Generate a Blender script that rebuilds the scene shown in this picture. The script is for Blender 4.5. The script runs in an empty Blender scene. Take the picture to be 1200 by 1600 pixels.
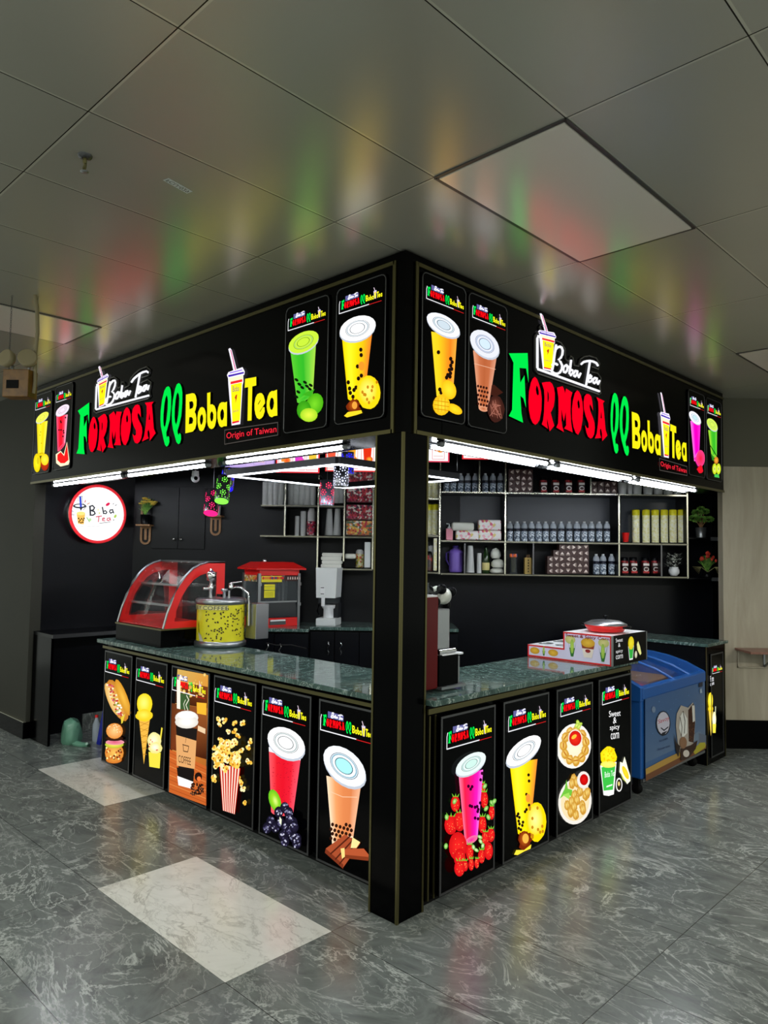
import bpy, bmesh, math, random
import numpy as np
from mathutils import Vector, Matrix
from mathutils.geometry import tessellate_polygon
random.seed(7)
SC = bpy.context.scene
COL = SC.collection
pi = math.pi
# ---------------------------------------------------------------- camera
CAM = Vector((2.431, -2.633, 1.76)); YAW, PITCH, ROLL, FPX = .7705, .0559, .0152, 1147.65
FW = Vector((-math.sin(YAW)*math.cos(PITCH), math.cos(YAW)*math.cos(PITCH), math.sin(PITCH)))
RT = Vector((math.cos(YAW), math.sin(YAW), 0)); UP = RT.cross(FW)
RT, UP = (math.cos(ROLL)*RT+math.sin(ROLL)*UP), (-math.sin(ROLL)*RT+math.cos(ROLL)*UP)
cd = bpy.data.cameras.new('camera'); cam = bpy.data.objects.new('camera', cd); COL.objects.link(cam)
cam.matrix_world = Matrix((( RT.x, UP.x, -FW.x, CAM.x), (RT.y, UP.y, -FW.y, CAM.y), (RT.z, UP.z, -FW.z, CAM.z), (0, 0, 0, 1)))
cd.sensor_fit = 'VERTICAL'; cd.sensor_height = 36; cd.lens = FPX/1600*36; cd.clip_start = .05
SC.camera = cam
# ---------------------------------------------------------------- light, exposure
SC.view_settings.view_transform = 'Standard'; SC.view_settings.look = 'None'
SC.view_settings.gamma = 1; SC.view_settings.exposure = 0.0; SC.view_settings.use_curve_mapping = False
W = bpy.data.worlds.new('world'); SC.world = W; W.use_nodes = True
W.node_tree.nodes['Background'].inputs[0].default_value = (.93, 1, .90, 1)
W.node_tree.nodes['Background'].inputs[1].default_value = .70
def area(name, loc, sx, sy, power, color, rot=(0, 0, 0)):
    l = bpy.data.lights.new(name, 'AREA'); l.shape = 'RECTANGLE'; l.size = sx; l.size_y = sy; l.energy = power; l.color = color
    o = bpy.data.objects.new(name, l); COL.objects.link(o); o.location = loc; o.rotation_euler = rot; return o
area('hall_ceiling_light', (3.6, -4.6, 3.25), 1.1, 1.1, 215, (.95, 1, .93))
area('hall_ceiling_light', (-1.6, -5.2, 3.25), 1.1, 1.1, 190, (.95, 1, .93))
area('hall_ceiling_light', (5.6, 1.6, 3.25), .6, 1.1, 210, (1, .98, .90))
TUBE_E = 60.0; PRINT_E = 1.2; LETTER_E = 2.0
# ---------------------------------------------------------------- frames and picture measurements
class Frame:
    def __init__(s, ox, oy, deg):
        s.o = Vector((ox, oy, 0)); s.a = math.radians(deg)
        s.x = Vector((math.cos(s.a), math.sin(s.a), 0)); s.y = Vector((-math.sin(s.a), math.cos(s.a), 0))
    def w(s, x, y, z): return s.o + s.x*x + s.y*y + Vector((0, 0, z))
    def px(s, u, v, ly=0.):
        d = FW + RT*((u-600)/FPX) + UP*((800-v)/FPX)
        t = (ly - (CAM-s.o).dot(s.y))/d.dot(s.y); p = CAM + d*t - s.o
        return (p.dot(s.x), p.z)
    def sub(s, x, y, deg):
        p = s.w(x, y, 0); return Frame(p.x, p.y, math.degrees(s.a)+deg)
def onz(u, v, z):
    d = FW + RT*((u-600)/FPX) + UP*((800-v)/FPX); t = (z-CAM.z)/d.z; p = CAM+d*t; return (p.x, p.y)
FL = Frame(0, 0, 0)            # left face of the kiosk: x along it, y into it
FR = Frame(0, 0, 90)           # right face: local x = world y, local y = -world x
dg = math.degrees(YAW)
BD = 7.6
FD = Frame(CAM.x-BD*math.sin(YAW), CAM.y+BD*math.cos(YAW), dg)   # diagonal back wall
WX = -4.72
FWW = Frame(WX, 0, 90)         # west wall
# ---------------------------------------------------------------- materials
def lin(c): return tuple(((v/255)/12.92 if v <= 10 else (((v/255)+.055)/1.055)**2.4) for v in c)
def mat(name, rgb, rough=.5, metal=0., emit=None, es=0., trans=0., ior=1.45, noise=None, bump=None, coat=0., spec=None, alpha=1.):
    m = bpy.data.materials.new(name); m.use_nodes = True; nt = m.node_tree; b = nt.nodes['Principled BSDF']
    b.inputs['Base Color'].default_value = (*lin(rgb), 1); b.inputs['Roughness'].default_value = rough
    b.inputs['Metallic'].default_value = metal; b.inputs['Transmission Weight'].default_value = trans; b.inputs['IOR'].default_value = ior
    b.inputs['Coat Weight'].default_value = coat; b.inputs['Alpha'].default_value = alpha
    if spec is not None: b.inputs['Specular IOR Level'].default_value = spec
    if emit: b.inputs['Emission Color'].default_value = (*lin(emit), 1); b.inputs['Emission Strength'].default_value = es
    tc = nt.nodes.new('ShaderNodeTexCoord')
    if noise:   # (scale, rgb2, lo, hi)
        n = nt.nodes.new('ShaderNodeTexNoise'); n.inputs['Scale'].default_value = noise[0]; n.inputs['Detail'].default_value = 6
        r = nt.nodes.new('ShaderNodeValToRGB'); r.color_ramp.elements[0].position = noise[2]; r.color_ramp.elements[1].position = noise[3]
        r.color_ramp.elements[0].color = (*lin(rgb), 1); r.color_ramp.elements[1].color = (*lin(noise[1]), 1)
        nt.links.new(tc.outputs['Object'], n.inputs['Vector']); nt.links.new(n.outputs['Fac'], r.inputs[0]); nt.links.new(r.outputs[0], b.inputs['Base Color'])
    if bump:
        n2 = nt.nodes.new('ShaderNodeTexNoise'); n2.inputs['Scale'].default_value = bump[0]; bp = nt.nodes.new('ShaderNodeBump')
        bp.inputs['Strength'].default_value = bump[1]; bp.inputs['Distance'].default_value = .01
        nt.links.new(tc.outputs['Object'], n2.inputs['Vector']); nt.links.new(n2.outputs['Fac'], bp.inputs['Height']); nt.links.new(bp.outputs[0], b.inputs['Normal'])
    return m
def nodes(m): return m.node_tree, m.node_tree.nodes['Principled BSDF']
def ramp(nt, stops):
    r = nt.nodes.new('ShaderNodeValToRGB'); e = r.color_ramp.elements
    while len(e) < len(stops): e.new(.5)
    for i, (p, c) in enumerate(stops): e[i].position = p; e[i].color = (*lin(c), 1) if not isinstance(c, float) else (c, c, c, 1)
    return r
def grid_fac(nt, tc, px, ox, py, oy, wx, wy):
    """1 on the joints of a grid with lines at ox+k*px, oy+k*py"""
    sep = nt.nodes.new('ShaderNodeSeparateXYZ'); nt.links.new(tc.outputs['Object'], sep.inputs[0]); outs = []
    for i, (p, o, w) in enumerate(((px, ox, wx), (py, oy, wy))):
        a = nt.nodes.new('ShaderNodeMath'); a.operation = 'SUBTRACT'; a.inputs[1].default_value = o+p/2-100*p; nt.links.new(sep.outputs[i], a.inputs[0])
        b = nt.nodes.new('ShaderNodeMath'); b.operation = 'MODULO'; b.inputs[1].default_value = p; nt.links.new(a.outputs[0], b.inputs[0])
        c = nt.nodes.new('ShaderNodeMath'); c.operation = 'SUBTRACT'; c.inputs[1].default_value = p/2; nt.links.new(b.outputs[0], c.inputs[0])
        d = nt.nodes.new('ShaderNodeMath'); d.operation = 'ABSOLUTE'; nt.links.new(c.outputs[0], d.inputs[0])
        e = nt.nodes.new('ShaderNodeMath'); e.operation = 'LESS_THAN'; e.inputs[1].default_value = w; nt.links.new(d.outputs[0], e.inputs[0]); outs.append(e)
    mx = nt.nodes.new('ShaderNodeMath'); mx.operation = 'MAXIMUM'; nt.links.new(outs[0].outputs[0], mx.inputs[0]); nt.links.new(outs[1].outputs[0], mx.inputs[1])
    return mx
def mixc(nt, fac, a, b, mode='MIX'):
    m = nt.nodes.new('ShaderNodeMix'); m.data_type = 'RGBA'; m.blend_type = mode
    for s, v in ((0, fac), (6, a), (7, b)):
        if hasattr(v, 'links'): nt.links.new(v, m.inputs[s])
        elif s == 0: m.inputs[0].default_value = v
        else: m.inputs[s].default_value = (*v, 1)
    return m.outputs[2]
def vein_tex(nt, tc, scale, stretch, rot, dist, stops, detail=10):
    mp = nt.nodes.new('ShaderNodeMapping'); mp.inputs['Scale'].default_value = stretch; mp.inputs['Rotation'].default_value = (0, 0, rot)
    nt.links.new(tc.outputs['Object'], mp.inputs[0])
    n = nt.nodes.new('ShaderNodeTexNoise'); n.inputs['Scale'].default_value = scale; n.inputs['Detail'].default_value = detail
    n.inputs['Distortion'].default_value = dist; n.inputs['Roughness'].default_value = .62
    nt.links.new(mp.outputs[0], n.inputs['Vector']); r = ramp(nt, stops); nt.links.new(n.outputs['Fac'], r.inputs[0]); return r, n
def marble_floor(name, base, mid, vein, joints=True, rough=.22):
    m = mat(name, base, rough); nt, b = nodes(m); tc = nt.nodes.new('ShaderNodeTexCoord')
    r1, _ = vein_tex(nt, tc, 2.0, (1, 1.5, 1), .5, 1.8, [(.30, base), (.5, mid), (.66, base), (.85, mid)])
    r2, n2 = vein_tex(nt, tc, 1.7, (1, 1.7, 1), .75, 1.1, [(.484, 0.), (.499, .75), (.503, .75), (.518, 0.)])
    r3, _ = vein_tex(nt, tc, 3.0, (1, 1.9, 1), .4, 1.0, [(.482, 0.), (.498, .8), (.515, 0.)])
    r4, _ = vein_tex(nt, tc, 2.2, (1, 1, 1), 0, .5, [(.38, .1), (.56, 1.)])
    c = mixc(nt, .55, r1.outputs[0], (1, 1, 1)); nt.nodes
    mul = nt.nodes.new('ShaderNodeMath'); mul.operation = 'MULTIPLY'; nt.links.new(r2.outputs[0], mul.inputs[0]); nt.links.new(r4.outputs[0], mul.inputs[1])
    c = mixc(nt, mul.outputs[0], r1.outputs[0], lin(vein))
    mul2 = nt.nodes.new('ShaderNodeMath'); mul2.operation = 'MULTIPLY'; nt.links.new(r3.outputs[0], mul2.inputs[0]); mul2.inputs[1].default_value = .5
    c = mixc(nt, mul2.outputs[0], c, lin(vein))
    if joints:
        g = grid_fac(nt, tc, 1.163, -.174, .581, -.258, .0016, .0016); c = mixc(nt, g.outputs[0], c, lin((38, 40, 40)))
    nt.links.new(c, b.inputs['Base Color']); return m
M = {}
M['floor'] = marble_floor('grey_marble_tile', (90, 95, 93), (116, 121, 118), (192, 196, 190))
M['white_tile'] = marble_floor('white_marble_tile', (214, 213, 205), (226, 225, 218), (160, 158, 150), False, .2)
def countertop_mat():
    m = mat('green_marble', (30, 46, 42), .06); nt, b = nodes(m); tc = nt.nodes.new('ShaderNodeTexCoord')
    r1, _ = vein_tex(nt, tc, 3.2, (1.6, 1, 1), .6, 1.5, [(.3, (38, 58, 54)), (.5, (78, 102, 96)), (.7, (44, 66, 61)), (.85, (96, 120, 112))], 12)
    r2, _ = vein_tex(nt, tc, 3.4, (2.2, 1, 1), .5, 2.5, [(.485, 0.), (.5, .9), (.512, 0.)], 12)
    nt.links.new(mixc(nt, r2.outputs[0], r1.outputs[0], lin((185, 200, 192))), b.inputs['Base Color']); return m
M['marble'] = countertop_mat()
def ceiling_mat():
    m = mat('perforated_metal_ceiling', (196, 193, 180), .25, .42); nt, b = nodes(m); tc = nt.nodes.new('ShaderNodeTexCoord')
    g = grid_fac(nt, tc, .6, .542, 1.16, -.424, .0022, .0022)
    g2 = grid_fac(nt, tc, .6, .5465, 1.16, -.4195, .0062, .0062)
    n = nt.nodes.new('ShaderNodeTexNoise'); n.inputs['Scale'].default_value = .8; nt.links.new(tc.outputs['Object'], n.inputs['Vector'])
    r = ramp(nt, [(.3, (190, 187, 175)), (.7, (199, 196, 184))]); nt.links.new(n.outputs['Fac'], r.inputs[0])
    c = mixc(nt, g2.outputs[0], r.outputs[0], lin((222, 218, 202))); c = mixc(nt, g.outputs[0], c, lin((45, 42, 36)))
    nt.links.new(c, b.inputs['Base Color'])
    vo = nt.nodes.new('ShaderNodeTexVoronoi'); vo.inputs['Scale'].default_value = 210; vo.inputs['Randomness'].default_value = 0
    nt.links.new(tc.outputs['Object'], vo.inputs['Vector']); bp = nt.nodes.new('ShaderNodeBump'); bp.inputs['Strength'].default_value = .16; bp.inputs['Distance'].default_value = .001
    nt.links.new(vo.outputs['Distance'], bp.inputs['Height']); nt.links.new(bp.outputs[0], b.inputs['Normal'])
    return m
M['ceiling'] = ceiling_mat()
M['pale_panel'] = mat('pale_ceiling_panel', (250, 242, 232), .2, .22)
M['grey_wall'] = mat('grey_painted_wall', (50, 50, 42), .7, noise=(3, (54, 53, 45), .3, .7))
M['upper_wall'] = mat('upper_painted_wall', (92, 90, 76), .7)
def wood_mat(name, a, b_, c_, rough=.45):
    m = mat(name, a, rough); nt, b = nodes(m); tc = nt.nodes.new('ShaderNodeTexCoord')
    r1, _ = vein_tex(nt, tc, 1.3, (5.5, 5.5, .55), 0, 1.2, [(.25, a), (.5, b_), (.75, c_)], 9)
    nt.links.new(r1.outputs[0], b.inputs['Base Color']); return m
M['laminate'] = wood_mat('oak_laminate', (150, 140, 120), (166, 157, 137), (182, 173, 153))
M['red_wood'] = wood_mat('reddish_wood', (110, 74, 60), (132, 92, 76), (150, 108, 92), .35)
M['black'] = mat('black_gloss_laminate', (1, 1, 2), .16, spec=.07)
M['black_mid'] = mat('black_satin_laminate', (7, 8, 11), .3, spec=.15)
M['black_wall'] = mat('black_wall_panel', (6, 7, 12), .36, spec=.22, noise=(2.5, (8, 10, 17), .35, .65))
M['black_matte'] = mat('black_matte', (5, 5, 5), .7, spec=.2)
M['gold'] = mat('gold_trim', (104, 98, 64), .3, .85)
M['bright_trim'] = mat('champagne_trim', (205, 202, 184), .25, .9)
M['alu'] = mat('aluminium', (150, 152, 154), .32, .85)
M['dark_alu'] = mat('dark_aluminium', (96, 96, 98), .35, .8)
M['chrome'] = mat('chrome', (215, 215, 215), .12, 1.)
M['steel'] = mat('brushed_steel', (165, 167, 170), .3, .9, bump=(60, .05))
M['red'] = mat('red_paint', (230, 34, 32), .28)
M['dark_red'] = mat('dark_red_gloss', (92, 2, 5), .2, spec=.25)
M['white'] = mat('white_plastic', (232, 234, 236), .35)
M['offwhite'] = mat('offwhite_plastic', (218, 222, 222), .3)
M['grey'] = mat('grey_plastic', (120, 122, 124), .45)
M['blue'] = mat('freezer_blue', (34, 92, 168), .3)
M['deep_blue'] = mat('stool_blue', (22, 34, 150), .4)
M['stool_red'] = mat('stool_red', (165, 16, 14), .4)
M['pink'] = mat('pink_plastic', (240, 150, 170), .35)
M['purple'] = mat('purple_plastic', (118, 92, 186), .3)
M['dark_purple'] = mat('dark_purple_plastic', (62, 44, 120), .35)
M['brown_wood'] = wood_mat('light_wood', (120, 84, 50), (146, 104, 62), (165, 122, 78))
M['orange_box'] = mat('ochre_metal', (122, 84, 30), .45, noise=(20, (96, 62, 22), .45, .7))
M['lens'] = mat('lamp_lens', (150, 150, 110), .3)
M['beige'] = mat('beige_plastic', (150, 138, 108), .5)
M['leaf'] = mat('leaf_green', (76, 138, 48), .5, noise=(40, (150, 196, 88), .4, .65))
M['dark_leaf'] = mat('dark_leaf', (40, 92, 34), .5, noise=(50, (96, 150, 60), .45, .6))
M['pale_leaf'] = mat('variegated_leaf', (60, 82, 60), .4, noise=(60, (240, 244, 236), .36, .5))
M['petal'] = mat('yellow_petal', (222, 190, 74), .5)
M['red_petal'] = mat('red_petal', (214, 62, 44), .5)
M['straw'] = mat('pale_dry_leaf', (176, 168, 112), .6)
M['glass'] = mat('clear_glass', (235, 242, 245), .03, trans=1., ior=1.12, alpha=.22)
M['acrylic'] = mat('tinted_acrylic', (210, 222, 228), .05, trans=.9, ior=1.2, alpha=.45)
M['clear'] = mat('clear_bottle_plastic', (222, 232, 244), .08, trans=.55, ior=1.35)
M['cupclear'] = mat('clear_cup_plastic', (226, 228, 228), .25, trans=.25, ior=1.3)
M['bottle_green'] = mat('green_bottle_glass', (34, 62, 22), .1, trans=.3)
M['foam'] = mat('white_foam', (225, 226, 218), .7)
M['green_bag'] = mat('green_plastic_bag', (120, 176, 150), .3, trans=.2, bump=(18, .8))
M['white_bag'] = mat('white_bag', (220, 222, 212), .4, bump=(14, .6))
M['yellow_print'] = mat('yellow_label', (235, 225, 30), .4)
M['dark_screen'] = mat('dark_smoked_panel', (46, 48, 52), .12)
M['cable'] = mat('black_cable', (14, 14, 14), .5)
M['magenta'] = mat('magenta_pack', (220, 40, 110), .4)
M['tan'] = mat('tan_card', (150, 118, 84), .6)
def speckle(name, cols, scale, rough=.35, lo=.0):
    m = mat(name, cols[0], rough); nt, b = nodes(m); tc = nt.nodes.new('ShaderNodeTexCoord')
    v = nt.nodes.new('ShaderNodeTexVoronoi'); v.inputs['Scale'].default_value = scale; nt.links.new(tc.outputs['Object'], v.inputs['Vector'])
    s = nt.nodes.new('ShaderNodeSeparateColor'); nt.links.new(v.outputs['Color'], s.inputs[0])
    r = ramp(nt, [(lo+(1-lo)*i/len(cols), c) for i, c in enumerate(cols)]); r.color_ramp.interpolation = 'CONSTANT'
    nt.links.new(s.outputs[0], r.inputs[0]); nt.links.new(r.outputs[0], b.inputs['Base Color']); return m
M['candy_red'] = speckle('wrapped_candy_red', [(160, 24, 46), (205, 60, 70), (110, 18, 30), (215, 205, 195), (190, 40, 90), (70, 40, 60)], 52)
M['candy_mix'] = speckle('wrapped_candy_mix', [(215, 120, 50), (200, 40, 60), (225, 190, 90), (90, 110, 80), (230, 150, 60), (220, 210, 200)], 48)
M['candy_yellow'] = speckle('wrapped_sweets_yellow', [(200, 180, 70), (120, 140, 50), (190, 80, 60), (210, 205, 170)], 60)
M['floral'] = speckle('floral_wrap', [(236, 232, 230), (238, 234, 230), (214, 86, 120), (236, 232, 230), (240, 180, 196), (225, 205, 120), (238, 234, 232)], 38)
M['coffee_wrap'] = speckle('coffee_jar_wrap', [(40, 14, 14), (60, 20, 20), (30, 20, 20), (150, 36, 40)], 28)
M['bottle_sparkle'] = speckle('painted_bottle_sparkle', [(120, 134, 150), (214, 224, 234), (70, 84, 104), (170, 184, 200), (225, 233, 240), (96, 112, 132)], 105, .15)  # grey speckle paints the sparkle of clear ribbed plastic into the colour
M['lightened'] = mat('tube_lit_back_panel', (40, 46, 54), .35, spec=.4)  # paler than the wall: tube light on the shelf backs, put into the colour
M['navy_label'] = mat('navy_label', (14, 18, 40), .3)
def emis(name, rgb, s):
    m = bpy.data.materials.new(name); m.use_nodes = True; nt = m.node_tree; nt.nodes.clear()
    e = nt.nodes.new('ShaderNodeEmission'); o = nt.nodes.new('ShaderNodeOutputMaterial'); e.inputs[0].default_value = (*lin(rgb), 1); e.inputs[1].default_value = s
    nt.links.new(e.outputs[0], o.inputs[0]); return m
M['tube'] = emis('led_tube_light', (240, 246, 255), TUBE_E)
M['strip'] = emis('led_strip_light', (238, 244, 255), 7.)
M['L_green'] = emis('lit_green_letter', (0, 222, 70), LETTER_E*.62)
M['L_red'] = emis('lit_red_letter', (236, 0, 30), LETTER_E*.62)
M['L_yellow'] = emis('lit_yellow_letter', (246, 236, 22), LETTER_E*.55)
M['L_white'] = emis('lit_white_letter', (250, 250, 255), LETTER_E*.52)
M['halo'] = mat('acrylic_backing_edge', (92, 90, 84), .3)
def print_mat(name, s):
    m = bpy.data.materials.new(name); m.use_nodes = True; nt = m.node_tree; nt.nodes.clear()
    a = nt.nodes.new('ShaderNodeAttribute'); a.attribute_name = 'col'; e = nt.nodes.new('ShaderNodeEmission'); e.inputs[1].default_value = s
    o = nt.nodes.new('ShaderNodeOutputMaterial'); nt.links.new(a.outputs['Color'], e.inputs[0]); nt.links.new(e.outputs[0], o.inputs[0]); return m
M['print'] = print_mat('backlit_print', PRINT_E)
def paint_mat(name, rough=.35):
    m = mat(name, (255, 255, 255), rough); nt, b = nodes(m); a = nt.nodes.new('ShaderNodeAttribute'); a.attribute_name = 'col'
    nt.links.new(a.outputs['Color'], b.inputs['Base Color']); return m
M['ink'] = paint_mat('printed_ink')
# ---------------------------------------------------------------- objects
def tag(o, label=None, cat=None, group=None, kind=None):
    if label: o['label'] = label
    if cat: o['category'] = cat
    if group: o['group'] = group
    if kind: o['kind'] = kind
    return o
def pose(o, fr, x, y, z, deg=0):
    o.location = fr.w(x, y, z); o.rotation_euler = (0, 0, fr.a+math.radians(deg)); return o
def thing(name, label, cat, fr, x, y, z, group=None, deg=0):
    o = bpy.data.objects.new(name, None); o.empty_display_size = .1; COL.objects.link(o); pose(o, fr, x, y, z, deg); return tag(o, label, cat, group)
def copy_tree(o, parent=None):
    c = o.copy(); COL.objects.link(c)
    if parent: c.parent = parent
    for ch in list(o.children): copy_tree(ch, c)
    return c
class MB:
    def __init__(s): s.v = []; s.f = []; s.mi = []; s.m = 0; s.sm = []
    def add(s, vs, fs, smooth=False):
        b = len(s.v); s.v += [tuple(p) for p in vs]
        for f in fs: s.f.append(tuple(b+i for i in f)); s.mi.append(s.m); s.sm.append(smooth)
    def box(s, x0, x1, y0, y1, z0, z1):
        s.add([(x, y, z) for x in (x0, x1) for y in (y0, y1) for z in (z0, z1)],
              [(0, 1, 3, 2), (4, 6, 7, 5), (0, 4, 5, 1), (2, 3, 7, 6), (0, 2, 6, 4), (1, 5, 7, 3)]); return s
    def bar(s, p, q, w, h=None):
        h = h or w; p = Vector(p); q = Vector(q); d = (q-p).normalized(); u = Vector((0, 0, 1)) if abs(d.z) < .95 else Vector((0, 1, 0))
        a = d.cross(u).normalized(); b = a.cross(d).normalized(); vs = []
        for c in (p, q): vs += [c+a*w/2+b*h/2, c-a*w/2+b*h/2, c-a*w/2-b*h/2, c+a*w/2-b*h/2]
        s.add(vs, [(0, 1, 2, 3), (7, 6, 5, 4), (0, 4, 5, 1), (1, 5, 6, 2), (2, 6, 7, 3), (3, 7, 4, 0)]); return s
    def tube(s, pts, r, n=10, cap=True, r2=None):
        P = [Vector(p) for p in pts]; rings = []
        for i, p in enumerate(P):
            d = (P[min(i+1, len(P)-1)]-P[max(i-1, 0)]).normalized(); u = Vector((0, 0, 1)) if abs(d.z) < .9 else Vector((0, 1, 0))
            a = d.cross(u).normalized(); b = a.cross(d).normalized(); rr = r if r2 is None else r+(r2-r)*i/(len(P)-1)
            rings.append([p+a*rr*math.cos(2*pi*k/n)+b*rr*math.sin(2*pi*k/n) for k in range(n)])
        vs = [v for g in rings for v in g]; fs = []
        for i in range(len(P)-1):
            for k in range(n): fs.append((i*n+k, i*n+(k+1) % n, (i+1)*n+(k+1) % n, (i+1)*n+k))
        s.add(vs, fs, True)
        if cap: s.add(rings[0], [tuple(range(n))[::-1]]); s.add(rings[-1], [tuple(range(n))])
        return s
    def lathe(s, prof, cx=0, cy=0, cz=0, n=20, axis='z'):
        vs = []
        for r, h in prof:
            for k in range(n):
                c, d = r*math.cos(2*pi*k/n), r*math.sin(2*pi*k/n)
                vs.append((cx+c, cy+d, cz+h) if axis == 'z' else ((cx+h, cy+c, cz+d) if axis == 'x' else (cx+c, cy+h, cz-d)))
        fs = []
        for i in range(len(prof)-1):
            for k in range(n): fs.append((i*n+k, i*n+(k+1) % n, (i+1)*n+(k+1) % n, (i+1)*n+k))
        s.add(vs, fs, True)
        for i in (0, len(prof)-1):
            if prof[i][0] > 1e-4:
                ring = vs[i*n:(i+1)*n]; s.add(ring, [tuple(range(n)) if i else tuple(range(n))[::-1]])
        return s
    def sphere(s, c, r, n=10, sz=1.): return s.lathe([(r*math.sin(pi*i/n)+1e-5, -r*sz*math.cos(pi*i/n)) for i in range(n+1)], c[0], c[1], c[2], n*2)
    def prism(s, pts, y0, y1, holes=(), side=True):
        """outline in (x,z), solid between y0 (front) and y1 (back)"""
        loops = [list(pts)]+[list(h) for h in holes]
        tri = tessellate_polygon([[Vector((p[0], p[1], 0)) for p in l] for l in loops]); flat = [p for l in loops for p in l]
        s.add([(p[0], y0, p[1]) for p in flat], tri); s.add([(p[0], y1, p[1]) for p in flat], [t[::-1] for t in tri])
        if side:
            for l in loops:
                n = len(l); s.add([(p[0], y0, p[1]) for p in l]+[(p[0], y1, p[1]) for p in l], [(i, (i+1) % n, n+(i+1) % n, n+i) for i in range(n)])
        return s
    def prismx(s, pts, x0, x1):
        """outline in (y,z), solid between x0 and x1"""
        tri = tessellate_polygon([[Vector((p[0], p[1], 0)) for p in pts]]); n = len(pts)
        s.add([(x0, p[0], p[1]) for p in pts], tri); s.add([(x1, p[0], p[1]) for p in pts], tri)
        s.add([(x0, p[0], p[1]) for p in pts]+[(x1, p[0], p[1]) for p in pts], [(i, (i+1) % n, n+(i+1) % n, n+i) for i in range(n)]); return s
    def mesh(s, name, mats):
        me = bpy.data.meshes.new(name); me.from_pydata(s.v, [], s.f)
        for m in (mats if isinstance(mats, (list, tuple)) else [mats]): me.materials.append(m)
        me.polygons.foreach_set('material_index', s.mi); me.polygons.foreach_set('use_smooth', s.sm); me.update()
        bm = bmesh.new(); bm.from_mesh(me); bmesh.ops.recalc_face_normals(bm, faces=bm.faces); bm.to_mesh(me); bm.free(); return me
    def build(s, name, mats, parent=None, bevel=0):
        me = s.mesh(name, mats); o = bpy.data.objects.new(name, me); COL.objects.link(o)
        if parent: o.parent = parent
        if bevel:
            b = o.modifiers.new('bevel', 'BEVEL'); b.width = bevel; b.segments = 2; b.limit_method = 'ANGLE'; b.angle_limit = .8
        return o
def struct(name, mb, m): return tag(mb.build(name, m), kind='structure')
def solo(name, mb, m, label, cat, fr, x, y, z, group=None, deg=0, bevel=0):
    o = mb.build(name, m, None, bevel); pose(o, fr, x, y, z, deg); return tag(o, label, cat, group)
_tc = {}
def text_tris(s):
    if s in _tc: return _tc[s]
    cu = bpy.data.curves.new('t', 'FONT'); cu.body = s; cu.resolution_u = 3; ob = bpy.data.objects.new('t', cu)
    me = bpy.data.meshes.new_from_object(ob); vs = [tuple(v.co[:2]) for v in me.vertices]; fs = [tuple(p.vertices) for p in me.polygons]
    bpy.data.objects.remove(ob); bpy.data.curves.remove(cu); bpy.data.meshes.remove(me)
    xs = [v[0] for v in vs]; ys = [v[1] for v in vs]; x0, x1, y0, y1 = min(xs), max(xs), min(ys), max(ys)
    _tc[s] = ([((x-x0)/(x1-x0), (y-y0)/(y1-y0)) for x, y in vs], fs); return _tc[s]
def lerp(a, b, t): return tuple(x+(y-x)*t for x, y in zip(a, b))
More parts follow.
